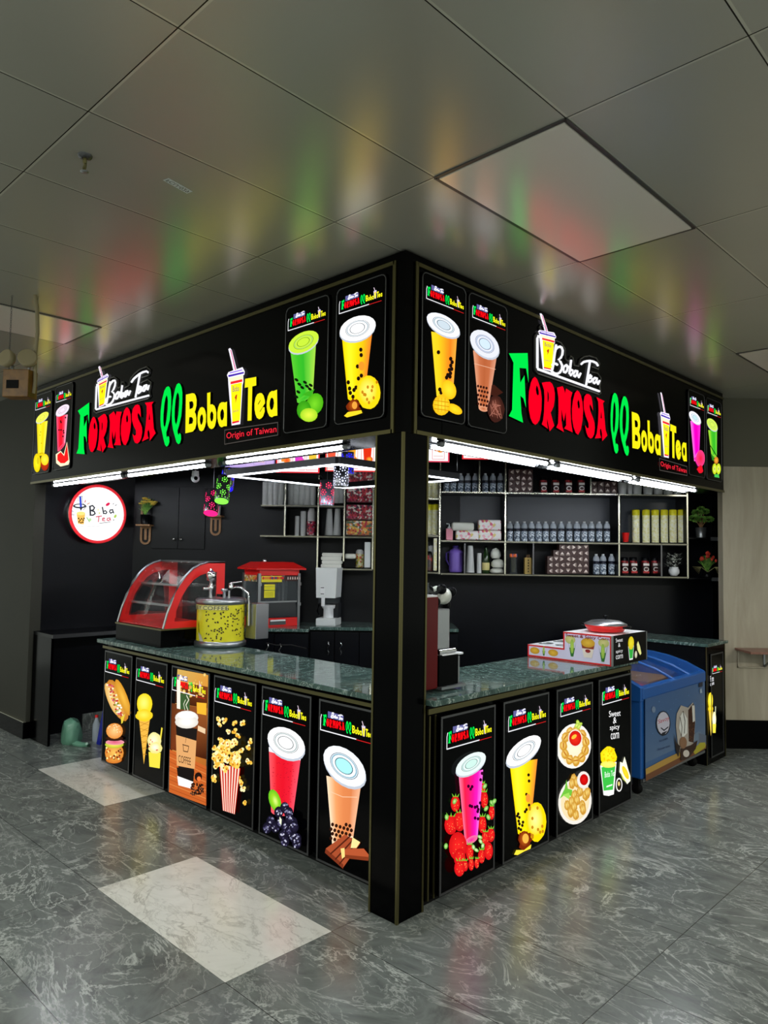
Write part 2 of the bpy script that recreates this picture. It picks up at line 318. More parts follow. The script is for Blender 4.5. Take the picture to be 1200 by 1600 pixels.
class Art:
    """flat printed artwork: coloured faces in the (x,z) plane, facing -y"""
    def __init__(s, pf=None, eps=.00012): s.pf = pf or (lambda a, b: (a, b)); s.v = []; s.f = []; s.c = []; s.k = 0; s.eps = eps
    def _put(s, pts, fs, cols):
        b = len(s.v); y = -s.k*s.eps; s.k += 1; s.v += [(p[0], y, p[1]) for p in pts]
        for f in fs:
            a, b2, c = (pts[i] for i in f[:3]); ar = (b2[0]-a[0])*(c[1]-a[1])-(b2[1]-a[1])*(c[0]-a[0])
            if ar < 0: f = f[::-1]
            s.f.append(tuple(b+i for i in f)); s.c.append([cols[i] for i in f])
    def P(s, p): return s.pf(*p)
    def poly(s, pts, col, holes=(), raw=False):
        L = [[(p if raw else s.P(p)) for p in l] for l in [pts]+list(holes)]
        tri = tessellate_polygon([[Vector((p[0], p[1], 0)) for p in l] for l in L]); flat = [p for l in L for p in l]
        s._put(flat, tri, [col]*len(flat)); return s
    def quad(s, pts, cols):
        s._put([s.P(p) for p in pts], [(0, 1, 2, 3)], cols); return s
    def ell(s, c, r, t, col, col2=None, n=20, raw=False):
        if not raw: c, r, t = s.P(c), s.P(r), s.P(t)
        a = (r[0]-c[0], r[1]-c[1]); b = (t[0]-c[0], t[1]-c[1]); pts = [c]
        for k in range(n):
            q = 2*pi*k/n; pts.append((c[0]+a[0]*math.cos(q)+b[0]*math.sin(q), c[1]+a[1]*math.cos(q)+b[1]*math.sin(q)))
        s._put(pts, [(0, 1+k, 1+(k+1) % n) for k in range(n)], [col]+[col2 or col]*n); return s
    def E(s, cx, cy, rx, ry, col, col2=None, rot=0, n=16):
        """ellipse whose axes are given in source pixels (sheared by the view like the traced outlines)"""
        c, d = math.cos(rot), math.sin(rot)
        return s.ell((cx, cy), (cx+rx*c, cy+rx*d), (cx+ry*d, cy-ry*c), col, col2, n)
    def stroke(s, pts, w, col, raw=False):
        P = [Vector(p if raw else s.P(p)) for p in pts]; vs = []; fs = []
        for a, b in zip(P[:-1], P[1:]):
            d = b-a
            if d.length < 1e-7: continue
            d.normalize(); n = Vector((-d.y, d.x))*w/2; k = len(vs); e = d*w*.3
            vs += [a+n-e, a-n-e, b-n+e, b+n+e]; fs.append((k, k+1, k+2, k+3))
        s._put([tuple(v) for v in vs], fs, [col]*len(vs)); return s
    def text(s, t, TL, TR, BL, col):
        vs, fs = text_tris(t); a, b, c = s.P(TL), s.P(TR), s.P(BL)
        pts = [(c[0]+x*(b[0]-a[0])+y*(a[0]-c[0]), c[1]+x*(b[1]-a[1])+y*(a[1]-c[1])) for x, y in vs]; s._put(pts, fs, [col]*len(pts)); return s
    def grad(s, TL, TR, BR, BL, cols, rows=1):
        a, b, c, d = s.P(TL), s.P(TR), s.P(BR), s.P(BL); n = len(cols)-1; pts = []; cl = []
        for i in range(n+1): pts += [lerp(a, b, i/n), lerp(d, c, i/n)]; cl += [cols[i], cols[i]]
        s._put(pts, [(2*i, 2*i+1, 2*i+3, 2*i+2) for i in range(n)], cl); return s
    def mesh(s, name, m):
        me = bpy.data.meshes.new(name); me.from_pydata(s.v, [], s.f); me.materials.append(m)
        ca = me.color_attributes.new('col', 'FLOAT_COLOR', 'CORNER'); i = 0; arr = []
        for cl in s.c:
            for c in cl: arr += [*lin(c), 1.]
        ca.data.foreach_set('color', arr); me.update(); return me
    def build(s, name, m, parent, y=0.):
        o = bpy.data.objects.new(name, s.mesh(name, m)); COL.objects.link(o); o.parent = parent; o.location = (0, y, 0); return o
def crop(x0, y0, k):
    return lambda p, q: (x0+p/k, y0+q/k)
# ================================================================ the hall
H, FB, CT = 3.286, 2.358, 1.032
KX, KY = -4.775, 4.33          # far ends of the two kiosk faces
struct('floor', MB().box(-9, 10, -9, 9.5, -.06, 0), M['floor'])
o = MB().box(-9, 10, -9, 9.5, H, H+.05); struct('ceiling', o, M['ceiling'])
struct('wall_left', MB().box(-9, WX, .02, .12, 0, H), M['grey_wall'])
struct('wall_west', MB().box(WX-.08, WX, .12, 2.3, 0, H), M['black_wall'])
def sfr(name, fr, x0, x1, y0, y1, z0, z1, m, kind='structure'):
    mb = MB(); P = [fr.w(x, y, 0) for x, y in ((x0, y0), (x1, y0), (x1, y1), (x0, y1))]
    mb.add([(p.x, p.y, z) for z in (z0, z1) for p in P], [(0, 3, 2, 1), (4, 5, 6, 7), (0, 1, 5, 4), (1, 2, 6, 5), (2, 3, 7, 6), (3, 0, 4, 7)])
    return struct(name, mb, m)
sfr('wall_back', FD, -2.75, 3.75, 0, .08, 0, H, M['black_wall'])
RW = 6.93-BD                       # depth of the oak wall against the back wall
sfr('wall_right', FD, 3.2, 7.4, RW, RW+.1, .26, 2.63, M['laminate'])
sfr('wall_right_upper', FD, 3.2, 7.4, RW, RW+.1, 2.63, H, M['upper_wall'])
sfr('baseboard_right', FD, 3.2, 7.4, RW-.012, RW+.1, 0, .26, M['black'])
sfr('wall_right_return', FD, 3.40, 3.46, RW+.1, 0, 0, H, M['black'])
struct('baseboard_left', MB().box(-9, WX+.01, -.0, .02, 0, .15).box(WX, WX+.012, .0, .13, 0, .15), M['black'])
struct('trim_1', MB().box(-9, WX+.012, -.003, .02, .15, .158), M['bright_trim'])
sfr('trim_2', FWW, .55, 2.1, -.012, 0, 0, .15, M['floor'])
# pale tiles let into the grey floor
for x0, x1, y0, y1, lab in ((-1.337, -.174, -.839, -.258, 'large pale marble floor tile in front of the left counter'),
                            (-3.663, -2.5, -.258, .25, 'pale marble floor tile partly under the left end of the counter')):
    solo('floor_tile', MB().box(x0, x1, y0, y1, 0, .0015), M['white_tile'], lab, 'floor tile', FL, 0, 0, 0)
def pale(x0, x1, y0, y1, lab):
    t = thing('ceiling_panel', lab, 'ceiling panel', FL, (x0+x1)/2, (y0+y1)/2, H-.012); dx, dy = (x1-x0)/2, (y1-y0)/2
    MB().box(-dx+.012, dx-.012, -dy+.012, dy-.012, .004, .011).build('panel', M['pale_panel'], t)
    e = MB()
    for s in (-1, 1): e.box(-dx, dx, s*dy-.008, s*dy+.008, .007, .011).box(s*dx-.008, s*dx+.008, -dy, dy, .007, .011)
    e.build('frame', M['dark_alu'], t)
pale(.545, 1.139, -.421, .733, 'smooth pale panel in the ceiling just in front of the right sign')
pale(-3.055, -2.461, -1.582, -.428, 'smooth pale panel in the ceiling above the emergency light')
pale(.545, 1.139, 3.06, 4.21, 'smooth pale panel in the ceiling at the far end of the right sign')
t = thing('sprinkler_head', 'small brass fire sprinkler hanging from the ceiling', 'sprinkler', FL, -.351, -1.466, H)
MB().lathe([(.028, 0), (.026, -.008), (.012, -.012)], n=14).build('escutcheon', M['dark_alu'], t)
b = MB().lathe([(.008, -.01), (.008, -.03), (.004, -.034), (.004, -.06)], n=10)
for s in (-1, 1): b.tube([(0, 0, -.03), (s*.014, 0, -.042), (s*.012, 0, -.055), (0, 0, -.062)], .0025, 6)
b.build('body', M['gold'], t); MB().lathe([(.002, -.06), (.016, -.064), (.016, -.066), (.001, -.067)], n=12).build('deflector', M['alu'], t)
t = thing('ceiling_label', 'small printed code label stuck on the ceiling panel', 'label', FL, -.294, -1.096, H-.001)
MB().box(-.065, .065, -.017, .017, -.001, 0).build('card', M['offwhite'], t)
a = Art(); a.text('FCU-029', (-.058, .011), (.058, .011), (-.058, -.011), (15, 15, 15)); o = a.build('printed_text', M['ink'], t); o.location = (0, 0, -.0015); o.rotation_euler = (-pi/2, 0, 0); t.rotation_euler = (0, 0, pi*.5+.2)
# emergency light on chains
ex, ey = -2.19, -1.03
t = thing('emergency_light', 'twin lamp emergency light box hanging on chains from the ceiling', 'emergency light', FL, ex, ey, 2.655, deg=40)
MB().box(-.08, .08, -.05, .05, 0, .165).build('housing', M['orange_box'], t, .004)
MB().box(-.055, .02, -.053, -.05, .05, .1).build('label_plate', M['black_matte'], t)
for s in (-1, 1):
    l = MB().lathe([(.028, 0), (.05, .02), (.055, .055), (.05, .06)], 0, 0, 0, 20, 'y').build('lamp_head', M['beige'], t); l.location = (s*.052, -.005, .222); l.rotation_euler = (.25, 0, pi+s*.35)
    q = MB().lathe([(.048, .056), (.02, .058), (.001, .058)], 0, 0, 0, 20, 'y').build('lens', M['lens'], l)
    MB().tube([(s*.05, 0, .16), (s*.052, 0, .2)], .008, 8).build('bracket', M['alu'], t)
def chain(px, py, z0, z1, par, ox, oy):
    m = MB(); n = int((z1-z0)/.014)
    for i in range(n):
        z = z0+(i+.5)*(z1-z0)/n; a_ = (i % 2)*pi/2; m.tube([(ox+math.cos(a_)*.0045*math.cos(q*pi/3), oy+math.sin(a_)*.0045*math.cos(q*pi/3), z+.009*math.sin(q*pi/3)) for q in range(7)], .0014, 5, False)
    return m.build('chain', M['dark_alu'], par)
chain(0, 0, .165, H-2.655, t, -.075, 0); chain(0, 0, .165, H-2.655, t, .075, .02)
MB().tube([(.085, .0, .03), (.092, -.0, .1), (.086, .0, .25), (.092, .005, .4), (.085, .0, .56), (.07, 0, H-2.655)], .011, 10).build('conduit', M['beige'], t)
# ================================================================ kiosk shell
t = thing('corner_post', 'tall black corner post with gold edges between the two counters', 'post', FL, 0, 0, 0)
MB().box(-.19, -.003, .003, .19, 0, FB-.002).build('column', M['black'], t)
g = MB()
for x, y in ((-.192, 0), (-.012, 0)): g.box(x, x+.012, -.001, .006, 0, FB)
g.box(-.006, .001, 0, .013, 0, FB).box(-.006, .001, .18, .192, 0, FB).build('gold_edging', M['gold'], t)
def fascia(name, lab, fr, x0, x1, inner, ca, cb):
    t = thing(name, lab, 'signboard', fr, (x0+x1)/2, 0, FB); h = H-FB; a, b = x0-(x0+x1)/2, x1-(x0+x1)/2
    MB().box(a+ca, b-cb, .004, .30, 0, h-.012).build('casing', M['black'], t)
    e = MB(); k = .02
    e.box(a+(.085 if ca else 0), b-(.075 if cb else 0), -.004, .004, 0, k).box(a+(.085 if ca else 0), b-(.075 if cb else 0), -.004, .004, h-.05-k, h-.05).box(inner-k/2, inner+k/2, -.004, .004, 0, h-.05).build('frame', M['gold'], t); return t
sgL = fascia('signboard', 'long black illuminated signboard on the left face of the kiosk', FL, KX, 0, (-.075)-(KX/2), 0, .006)
sgR = fascia('signboard', 'long black illuminated signboard on the right face of the kiosk', FR, .0, KY, .085-KY/2, .302, 0)
# -- the lettering, traced on each face ---------------------------------------------------
r1 = crop(785, 530, 7.0588); r2 = crop(825, 495, 10); l4 = crop(245, 580, 10); l5 = crop(345, 535, 9.697)
RA = [('L_green', r1, [(62,158),(268,155),(274,300),(278,480),(252,325),(178,318),(187,482),(233,400),(240,560),(250,755),(222,655),(188,625),(192,700),(200,820),(218,922),(62,848),(97,780),(112,260)], []),
 ('L_red', r1, [(348,418),(372,440),(395,500),(415,580),(424,660),(420,780),(400,890),(375,930),(352,945),(325,925),(300,870),(283,780),(278,690),(284,580),(305,480),(325,435)], [[(366,510),(380,530),(391,570),(392,610),(380,625),(365,600),(358,555)]]),
 ('L_red', r1, [(425,482),(470,474),(515,472),(540,495),(558,540),(568,600),(566,670),(556,740),(535,790),(522,810),(545,900),(562,955),(512,1017),(500,960),(483,872),(482,930),(492,990),(425,940),(440,890),(450,800),(455,640),(450,560)], [[(487,570),(500,600),(503,650),(497,690),(488,695)]]),
 ('L_red', r1, [(592,535),(655,520),(672,560),(682,600),(692,545),(762,590),(745,650),(742,800),(748,920),(765,1028),(672,985),(694,950),(690,800),(668,905),(640,770),(642,900),(650,960),(668,1025),(585,975),(605,930),(610,800),(608,640)], []),
 ('L_red', r1, [(815,565),(835,580),(855,620),(872,690),(880,790),(873,900),(855,1000),(825,1055),(800,1035),(775,970),(760,880),(758,770),(768,680),(790,595)], [[(828,665),(840,695),(845,745),(836,772),(824,755),(817,700)]]),
 ('L_red', r1, [(920,605),(948,610),(970,635),(982,690),(990,790),(972,745),(956,715),(951,745),(962,800),(990,870),(1005,920),(1010,980),(1002,1050),(985,1085),(962,1097),(935,1075),(918,1030),(903,950),(925,985),(943,978),(940,925),(910,850),(890,770),(887,690),(897,630)], []),
 ('L_red', r1, [(1028,640),(1118,685),(1100,705),(1112,820),(1128,1000),(1148,1063),(1092,1125),(1090,1040),(1078,985),(1066,1000),(1068,1050),(1080,1090),(1010,1095),(1032,1040),(1046,920),(1052,780),(1048,690)], [[(1078,790),(1084,830),(1088,875),(1074,872)]])]
LA = [('L_green', l4, [(190,238),(212,252),(228,295),(238,400),(235,560),(215,760),(185,870),(160,960),(162,1010),(172,1040),(185,1015),(205,1030),(208,1110),(190,1160),(165,1180),(140,1150),(115,1050),(95,950),(76,860),(70,760),(74,620),(95,450),(130,310),(160,255)], [[(165,375),(180,410),(187,470),(183,600),(165,760),(150,840),(135,880),(120,850),(114,780),(116,680),(130,520),(145,430)]]),
 ('L_green', l4, [(355,188),(380,205),(400,255),(412,340),(410,500),(395,700),(360,850),(335,930),(340,975),(355,1000),(370,967),(388,990),(392,1060),(375,1125),(350,1142),(320,1110),(295,1020),(268,920),(250,800),(247,700),(250,600),(265,450),(300,280),(325,210)], [[(340,330),(358,370),(366,430),(362,540),(350,680),(330,790),(315,840),(298,800),(290,720),(292,600),(305,450),(320,370)]]),
 ('L_yellow', l4, [(468,370),(570,345),(600,352),(622,385),(635,450),(632,540),(618,600),(605,640),(622,675),(632,740),(630,830),(612,900),(575,945),(460,972)], [[(520,480),(565,470),(582,490),(588,530),(576,575),(525,598)], [(520,722),(555,718),(575,735),(582,772),(570,818),(512,832)]]),
 ('L_yellow', l4, [(720,562),(750,575),(770,620),(782,680),(780,800),(765,870),(740,925),(710,942),(680,925),(660,870),(650,800),(650,710),(660,640),(690,575)], [[(715,670),(730,690),(738,740),(733,790),(720,830),(705,842),(692,815),(686,770),(692,710)]]),
 ('L_yellow', l4, [(800,345),(850,330),(848,525),(880,518),(915,545),(935,600),(942,650),(940,770),(920,860),(895,895),(865,907),(835,890),(812,850),(802,790)], [[(868,628),(885,640),(898,680),(896,740),(882,780),(868,790),(855,770),(846,720),(850,660)]]),
 ('L_yellow', l4, [(1110,478),(1108,860),(1060,862),(1025,880),(995,860),(972,800),(960,730),(960,650),(972,570),(995,510),(1025,488),(1060,485),(1075,492)], [[(1035,590),(1055,612),(1065,660),(1062,720),(1045,762),(1030,775),(1012,750),(1003,690),(1010,630)]]),
 ('L_yellow', l5, [(383,555),(550,525),(550,655),(490,670),(478,1185),(418,1190),(428,680),(375,690)], []),
 ('L_yellow', l5, [(600,770),(635,772),(662,810),(680,880),(682,925),(600,1052),(612,1052),(650,985),(675,985),(678,1050),(655,1120),(630,1150),(598,1167),(560,1145),(538,1090),(525,1020),(524,930),(540,840),(565,790)], [[(610,875),(616,885),(582,945),(574,938)]]),
 ('L_yellow', l5, [(865,718),(870,1110),(820,1118),(785,1138),(750,1120),(722,1060),(708,985),(710,900),(725,820),(750,765),(785,738),(815,740)], [[(792,838),(812,862),(820,920),(812,980),(795,1018),(780,1028),(762,1005),(752,950),(757,890),(770,850)]])]
NAMES_R = ['letter_F', 'letter_O', 'letter_R', 'letter_M', 'letter_O', 'letter_S', 'letter_A']
SCRIPT = [[(200,325),(150,305),(138,340),(138,800),(150,820),(1105,1165)],
 [(430,440),(405,600),(388,740),(370,830)], [(410,560),(425,510),(455,478),(490,468),(520,485),(534,530),(528,590),(505,640),(470,672),(500,705),(524,760),(520,820),(490,872),(450,892),(400,885),(360,850),(343,805),(350,755),(385,728),(425,735),(450,752)],
 [(590,755),(560,775),(545,820),(552,862),(575,872),(600,845),(610,800),(600,765),(590,755)], [(600,770),(645,800)],
 [(665,680),(652,790),(638,890),(660,915),(688,885),(690,840),(668,830),(645,850)],
 [(762,852),(730,845),(708,880),(708,920),(728,935),(752,905),(765,855),(765,920),(785,945),(812,885)],
 [(825,740),(860,708),(910,695),(960,690),(1010,700),(1060,725),(1085,765)], [(960,690),(945,790),(925,920),(900,1065)],
 [(942,965),(972,958),(985,930),(965,912),(940,940),(930,985),(945,1020),(980,1010),(1008,970)],
 [(1068,965),(1035,955),(1012,985),(1012,1025),(1030,1040),(1055,1015),(1070,968),(1068,1030),(1085,1052),(1110,1000)]]
HALO = [(182,200),(172,155),(207,118),(247,160),(290,335),(350,380),(385,470),(398,388),(430,373),(505,405),(572,500),(572,640),(595,680),(630,688),(655,610),(695,642),(712,760),(782,770),(808,660),(870,622),(950,610),(1060,645),(1112,740),(1092,822),(990,782),(980,862),(1080,878),(1132,960),(1112,1090),(1128,1200),(1100,1215),(150,892),(105,840),(102,300),(132,250),(182,240),(182,200)]
CUP = [([(130,105),(155,88),(180,118),(255,410),(345,378),(378,445),(372,492),(355,500),(358,600),(345,650),(310,1240),(180,1262),(130,640),(125,545),(108,500),(130,455),(205,425)], (245, 240, 255)),
 ([(160,118),(172,118),(245,418),(232,422)], (205, 30, 110)), ([(150,458),(338,412),(345,428),(152,476)], (150, 120, 225)), ([(128,500),(366,448),(368,474),(134,530)], (70, 40, 170)),
 ([(142,545),(354,498),(352,555),(146,604)], (255, 240, 196)), ([(165,600),(345,560),(345,600),(165,640)], (235, 40, 40)), ([(170,645),(340,610),(310,1184),(192,1205)], (250, 240, 20)),
 ([(190,1206),(295,1186),(300,1210),(192,1236)], (225, 30, 50)), ([(248,800),(268,790),(262,850),(240,930),(244,870),(230,840)], (190, 60, 30))]
AL = [-3.769,-3.434,-2.431,-2.275,-2.031,-1.337,-1.003]; AR = [.892,1.196,2.086,2.206,2.462,3.143,3.467]
def nL(f): return lambda p, q: FL.px(*f(p, q))
def nR(f): return lambda p, q: FR.px(*f(p, q))
def R2L(f):
    g = nR(f)
    def h(p, q):
        x, z = g(p, q); return (float(np.interp(x, AR, AL)) if AR[0] <= x <= AR[-1] else x-AR[0]+AL[0], z)
    return h
def L2R(f):
    g = nL(f)
    def h(p, q):
        x, z = g(p, q); return (float(np.interp(x, AL, AR)) if AL[0] <= x <= AL[-1] else (x-AL[-1]+AR[-1] if x > AL[-1] else x-AL[0]+AR[0]), z)
    return h
def cup_art(a):
    for pts, c in CUP: a.poly(pts, c)
    a.text('Boba', (200, 672), (298, 655), (200, 755), (110, 40, 120)); a.text('Juice', (200, 1028), (288, 1010), (200, 1078), (150, 70, 110)); return a
def lettering(sg, fr, mr, ml, cx):
    def off(g): return lambda p, q: (g(p, q)[0]-cx, g(p, q)[1]-FB)
    words = {}
    for i, (m, f, pts, holes) in enumerate(RA+LA):
        g = off((mr if i < 7 else ml)(f)); pr = MB(); G = [g(*p) for p in pts]; GH = [[g(*p) for p in h] for h in holes]; pr.m = 1; pr.prism(G, -.006, .003, GH); pr.m = 0; pr.prism(G, -.0066, -.0062, GH, side=False)
        pr.build('letter', [M[m], M['black_mid']], sg)
    g = off(mr(r2)); s = MB(); w = .0078
    for st in SCRIPT:
        P = [g(*p) for p in st]; s.tube([(p[0], -.004, p[1]) for p in P], w, 8)
    s.build('script_lettering', M['L_white'], sg)
    hl = MB(); P = [g(*p) for p in HALO]; hl.tube([(p[0], -.004, p[1]) for p in P], .0045, 6); hl.build('script_backing', M['halo'], sg)
    a = cup_art(Art(off(ml(l5)), .0003)); a.build('cup_emblem', M['print'], sg, -.0075)
    # little cup inside the script
    c2 = off(mr(r2)); x0, z0 = c2(232, 830); x1, z1 = c2(345, 400)
    q = cup_art(Art(lambda p, k: (x0-.012+(p-180)/198*.155, z0+(1262-k)/1170*.345), .0003)); q.build('cup_emblem', M['print'], sg, -.0075)
    a = Art(off(ml(l5)), .0003)
    bx = [(70, 1330), (875, 1215), (875, 1405), (70, 1545), (70, 1330)]; a.stroke(bx, .006, (70, 66, 62)); a.text('Origin of Taiwan', (98, 1370), (855, 1262), (98, 1490), (255, 40, 60)); a.build('tagline', M['print'], sg, -.006)
lettering(sgL, FL, R2L, nL, KX/2)
lettering(sgR, FR, nR, L2R, KY/2)
# -- the small logo, one shared print ------------------------------------------------------
def small_logo():
    hx = lambda f: (lambda p, q: ((nR(f)(p, q)[0]-.892)/2.575, (nR(f)(p, q)[1]-2.50)/2.575))
    hl = lambda f: (lambda p, q: ((L2R(f)(p, q)[0]-.892)/2.575, (L2R(f)(p, q)[1]-2.50)/2.575))
    a = Art(eps=.0001); cc = {'L_green': (0, 230, 80), 'L_red': (250, 10, 20), 'L_yellow': (250, 245, 30)}
    a.poly([(.105, .145), (.43, .145), (.43, .225), (.105, .235)], (96, 96, 150))
    for i, (m, f, pts, holes) in enumerate(RA+LA): a.pf = (hx if i < 7 else hl)(f); a.poly(pts, cc[m], holes)
    a.pf = hx(r2)
    for st in SCRIPT[1:]: a.stroke([(p[0], p[1]) for p in st], .015, (245, 245, 255))
    a.pf = hl(l5); cup_art(a); a.pf = lambda x, y: (x, y)
    a.stroke([(-.02, .17), (-.035, .12), (-.035, -.045), (.70, -.045)], .014, (240, 240, 245)); a.stroke([(.70, -.05), (.99, -.05)], .01, (200, 30, 30))
    return a.mesh('logo', M['print'])
LOGO = small_logo()
def put_logo(par, x, z, w, h=None):
    o = bpy.data.objects.new('logo', LOGO); COL.objects.link(o); o.parent = par; o.location = (x, -.0025, z); o.scale = (w, 1, h or w); return o
# ================================================================ menu lightboxes
def cup(a, lid, body, cols, lidc=(245, 248, 250), ring=(60, 80, 90), centre=None, foam=None, foamc=None):
    """lid = left, right, top, bottom points; body = TL, TR, BR, BL"""
    (L, R, T, B), (TL, TR, BR, BL) = lid, body
    a.grad(TL, TR, BR, BL, cols)
    bc = lerp(BL, BR, .5); a.ell(bc, lerp(bc, BR, .99), (bc[0]+(TL[0]-BL[0])*.12, bc[1]+(TL[1]-BL[1])*.05), cols[len(cols)//2], cols[0])
    if foam: f = foam; a.grad(TL, TR, lerp(TR, BR, f), lerp(TL, BL, f), [foamc, (255, 255, 255), foamc])
    C = lerp(lerp(L, R, .5), lerp(T, B, .5), .5); d = lerp(C, B, .14)
    a.ell(lerp(C, B, .14), lerp(C, B, .14) if 0 else (R[0]+(B[0]-C[0])*.14, R[1]+(B[1]-C[1])*.14), (T[0]+(B[0]-C[0])*.14, T[1]+(B[1]-C[1])*.14), (205, 212, 220), (190, 198, 210))
    def rg(k, c, c2=None): a.ell(C, lerp(C, R, k), lerp(C, T, k), c, c2)
    rg(1, lidc, lidc); rg(.66, ring); rg(.635, lidc); rg(.60, tuple(min(255, x+90) for x in ring)); rg(.55, lidc); rg(.42, ring); rg(.385, centre or lidc, centre or lidc)
def pearls(a, pts, r=9, col=(28, 14, 10)):
    for p in pts: a.E(p[0], p[1], r, r*1.25, col)
def rnd(a, b): return random.uniform(a, b)
def straw_berry(a, x, y, rx, ry, lf=True):
    a.E(x, y, rx, ry, (245, 40, 36), (205, 18, 24))
    for _ in range(9): a.E(x+rnd(-.6, .6)*rx, y+rnd(-.6, .7)*ry, 2, 3, (255, 170, 90), n=6)
    if lf:
        for k in (-1, 0, 1): a.poly([(x-6+k*rx*.4, y-ry*.85), (x+6+k*rx*.4, y-ry*.85), (x+k*rx*.8, y-ry*1.3)], (110, 190, 50))
def blob(a, x, y, rx, ry, c, c2, j=.12, n=18):
    pts = [(x+rx*(1+rnd(-j, j))*math.cos(2*pi*k/n), y+ry*(1+rnd(-j, j))*math.sin(2*pi*k/n)) for k in range(n)]
    a.poly(pts, c2); a.E(x-rx*.08, y-ry*.1, rx*.8, ry*.8, c, c2)
# ---- artwork of each panel (outlines in picture measurements of that panel) ---------------
def art_passion(a):
    cup(a, ((768,460),(957,430),(870,378),(850,508)), ((782,500),(938,470),(900,790),(812,812)), [(255,215,0),(255,240,40),(255,220,10),(250,190,20),(235,130,40)], (255,255,255))
    pearls(a, [(880,555),(882,583),(863,642),(883,690),(868,705),(815,725),(822,757),(845,765),(826,780),(840,800),(856,752)])
    a.E(885,640,16,24,(240,150,40)); blob(a, 922,778,62,88,(255,245,120),(250,215,20),.03); [a.E(922+rnd(-45,45),778+rnd(-70,70),6,9,(200,130,20)) for _ in range(10)]
    blob(a, 845,850,35,38,(190,90,20),(120,40,10),.25); a.poly([(795,900),(815,880),(885,870),(890,885),(860,895),(810,908)],(250,215,40)); a.E(850,845,14,20,(235,160,60))
def art_melon(a):
    cup(a, ((500,535),(660,492),(585,460),(575,572)), ((512,560),(645,530),(630,780),(548,830)), [(90,200,50),(60,190,40),(50,180,40),(110,205,60),(160,215,70)], (195,232,60), (60,110,30))
    for p in ((545,712),(560,735),(575,752),(600,745),(615,760),(555,775),(545,800),(590,725),(620,740)): a.E(p[0],p[1],12,7,(10,25,8),rot=.6)
    a.E(640,838,44,58,(120,215,40),(70,170,20),.3); a.poly([(575,790),(600,775),(640,760),(620,800)],(60,170,30)); a.E(585,870,38,50,(80,185,30),(50,150,20)); a.E(610,895,46,36,(225,240,70),(160,215,40))
def art_watermelon(a):
    cup(a, ((530,510),(703,460),(640,420),(610,560)), ((545,560),(685,540),(655,900),(560,1000)), [(245,90,130),(240,30,55),(235,20,40),(240,60,90),(250,170,200)], (250,225,245), (70,90,90))
    pearls(a, [(600,625),(605,640),(580,735),(605,735),(635,745),(640,770),(630,815),(662,580)], 9)
    a.poly([(540,1040),(600,995),(640,1040),(680,880),(712,1130),(700,1168),(600,1192),(545,1150)],(255,240,200)); a.poly([(560,1045),(602,1010),(645,1060),(680,900),(700,1110),(650,1150),(600,1150),(560,1110)],(250,30,30))
def art_lemon(a):
    cup(a, ((293,600),(446,545),(385,515),(350,650)), ((300,640),(435,620),(395,1030),(312,1045)), [(220,200,20),(250,235,50),(250,215,20),(245,240,80)], (235,240,90), (150,150,20))
    pearls(a, [(350,660),(350,760),(340,800),(360,900),(345,1030),(365,1025)], 5, (150,110,10)); a.E(400,1150,52,95,(200,60,20),(160,40,20)); a.E(402,1105,50,72,(255,240,70),(250,210,30)); a.E(306,1146,46,118,(255,245,40),(225,200,10)); a.E(318,1120,16,46,(215,195,30))
def art_mango(a):
    cup(a, ((110,410),(292,470),(180,375),(215,515)), ((127,480),(278,510),(255,830),(158,855)), [(255,215,40),(255,205,30),(250,170,30),(240,130,30),(250,170,60)], (235,238,250), (60,90,90), (200,215,225))
    pearls(a, [(240,640),(248,660),(240,680),(245,700),(232,705),(238,725),(222,735),(215,750),(235,745),(167,602),(175,820),(182,838)], 10)
    a.E(228,822,42,58,(255,225,50),(250,190,20),-.3); a.E(262,935,48,26,(255,220,40),(250,190,20),.5); a.E(185,912,50,60,(255,225,60),(245,185,20))
    for x in (165,185,205): a.stroke([(x,870),(x,950)],.004,(210,140,10))
    for y in (890,915,938): a.stroke([(142,y-6),(228,y+6)],.004,(210,140,10))
def art_chocoball(a):
    cup(a, ((357,530),(523,570),(425,472),(460,640)), ((372,590),(510,630),(460,935),(405,930)), [(225,160,125),(195,110,70),(180,95,55),(190,105,65),(215,150,120)], (225,228,240), (60,80,110), (205,225,240))
    a.stroke([(378,668),(502,702)],.003,(230,180,150))
    pearls(a, [(400+i*16+(j%2)*6, 800+j*26+i*4) for i in range(4) for j in range(5)], 6.5, (50,20,14))
    a.poly([(478,795),(492,792),(545,838),(500,862),(470,850)],(60,28,20)); blob(a, 503,935,50,80,(120,64,50),(60,30,24),.06); [a.stroke([(465+rnd(0,60),880+rnd(0,100)),(480+rnd(0,60),900+rnd(0,90))],.004,(160,100,84)) for _ in range(16)]
def art_dragon(a):
    cup(a, ((277,530),(410,570),(325,472),(365,612)), ((290,580),(408,605),(395,940),(335,1050)), [(255,120,225),(250,0,200),(240,0,185),(250,40,210)], (240,240,250), (60,110,120), (190,225,230))
    a.poly([(330,1020),(360,1000),(400,1080),(380,1120)],(250,40,170)); a.E(408,1022,50,98,(250,30,60),(240,60,130)); blob(a,405,1150,34,42,(240,20,30),(220,20,40),.25)
def art_kiwi(a):
    cup(a, ((483,600),(607,650),(535,557),(560,700)), ((500,690),(603,700),(600,990),(540,1000)), [(170,225,60),(70,190,40),(50,180,40),(110,210,60)], (205,235,90), (90,130,30))
    a.stroke([(520,870),(600,1000)],.012,(10,40,10)); a.poly([(530,960),(560,1000),(575,1060),(545,1040)],(40,130,30)); a.E(592,1045,26,42,(245,170,60),(190,110,30)); a.poly([(570,1210),(620,1205),(628,1250),(572,1240)],(70,190,80))
    for x in (573,618): a.E(x,1145,26,64,(230,240,70),(190,215,30)); a.E(x,1145,12,32,(120,160,30),(240,245,120))
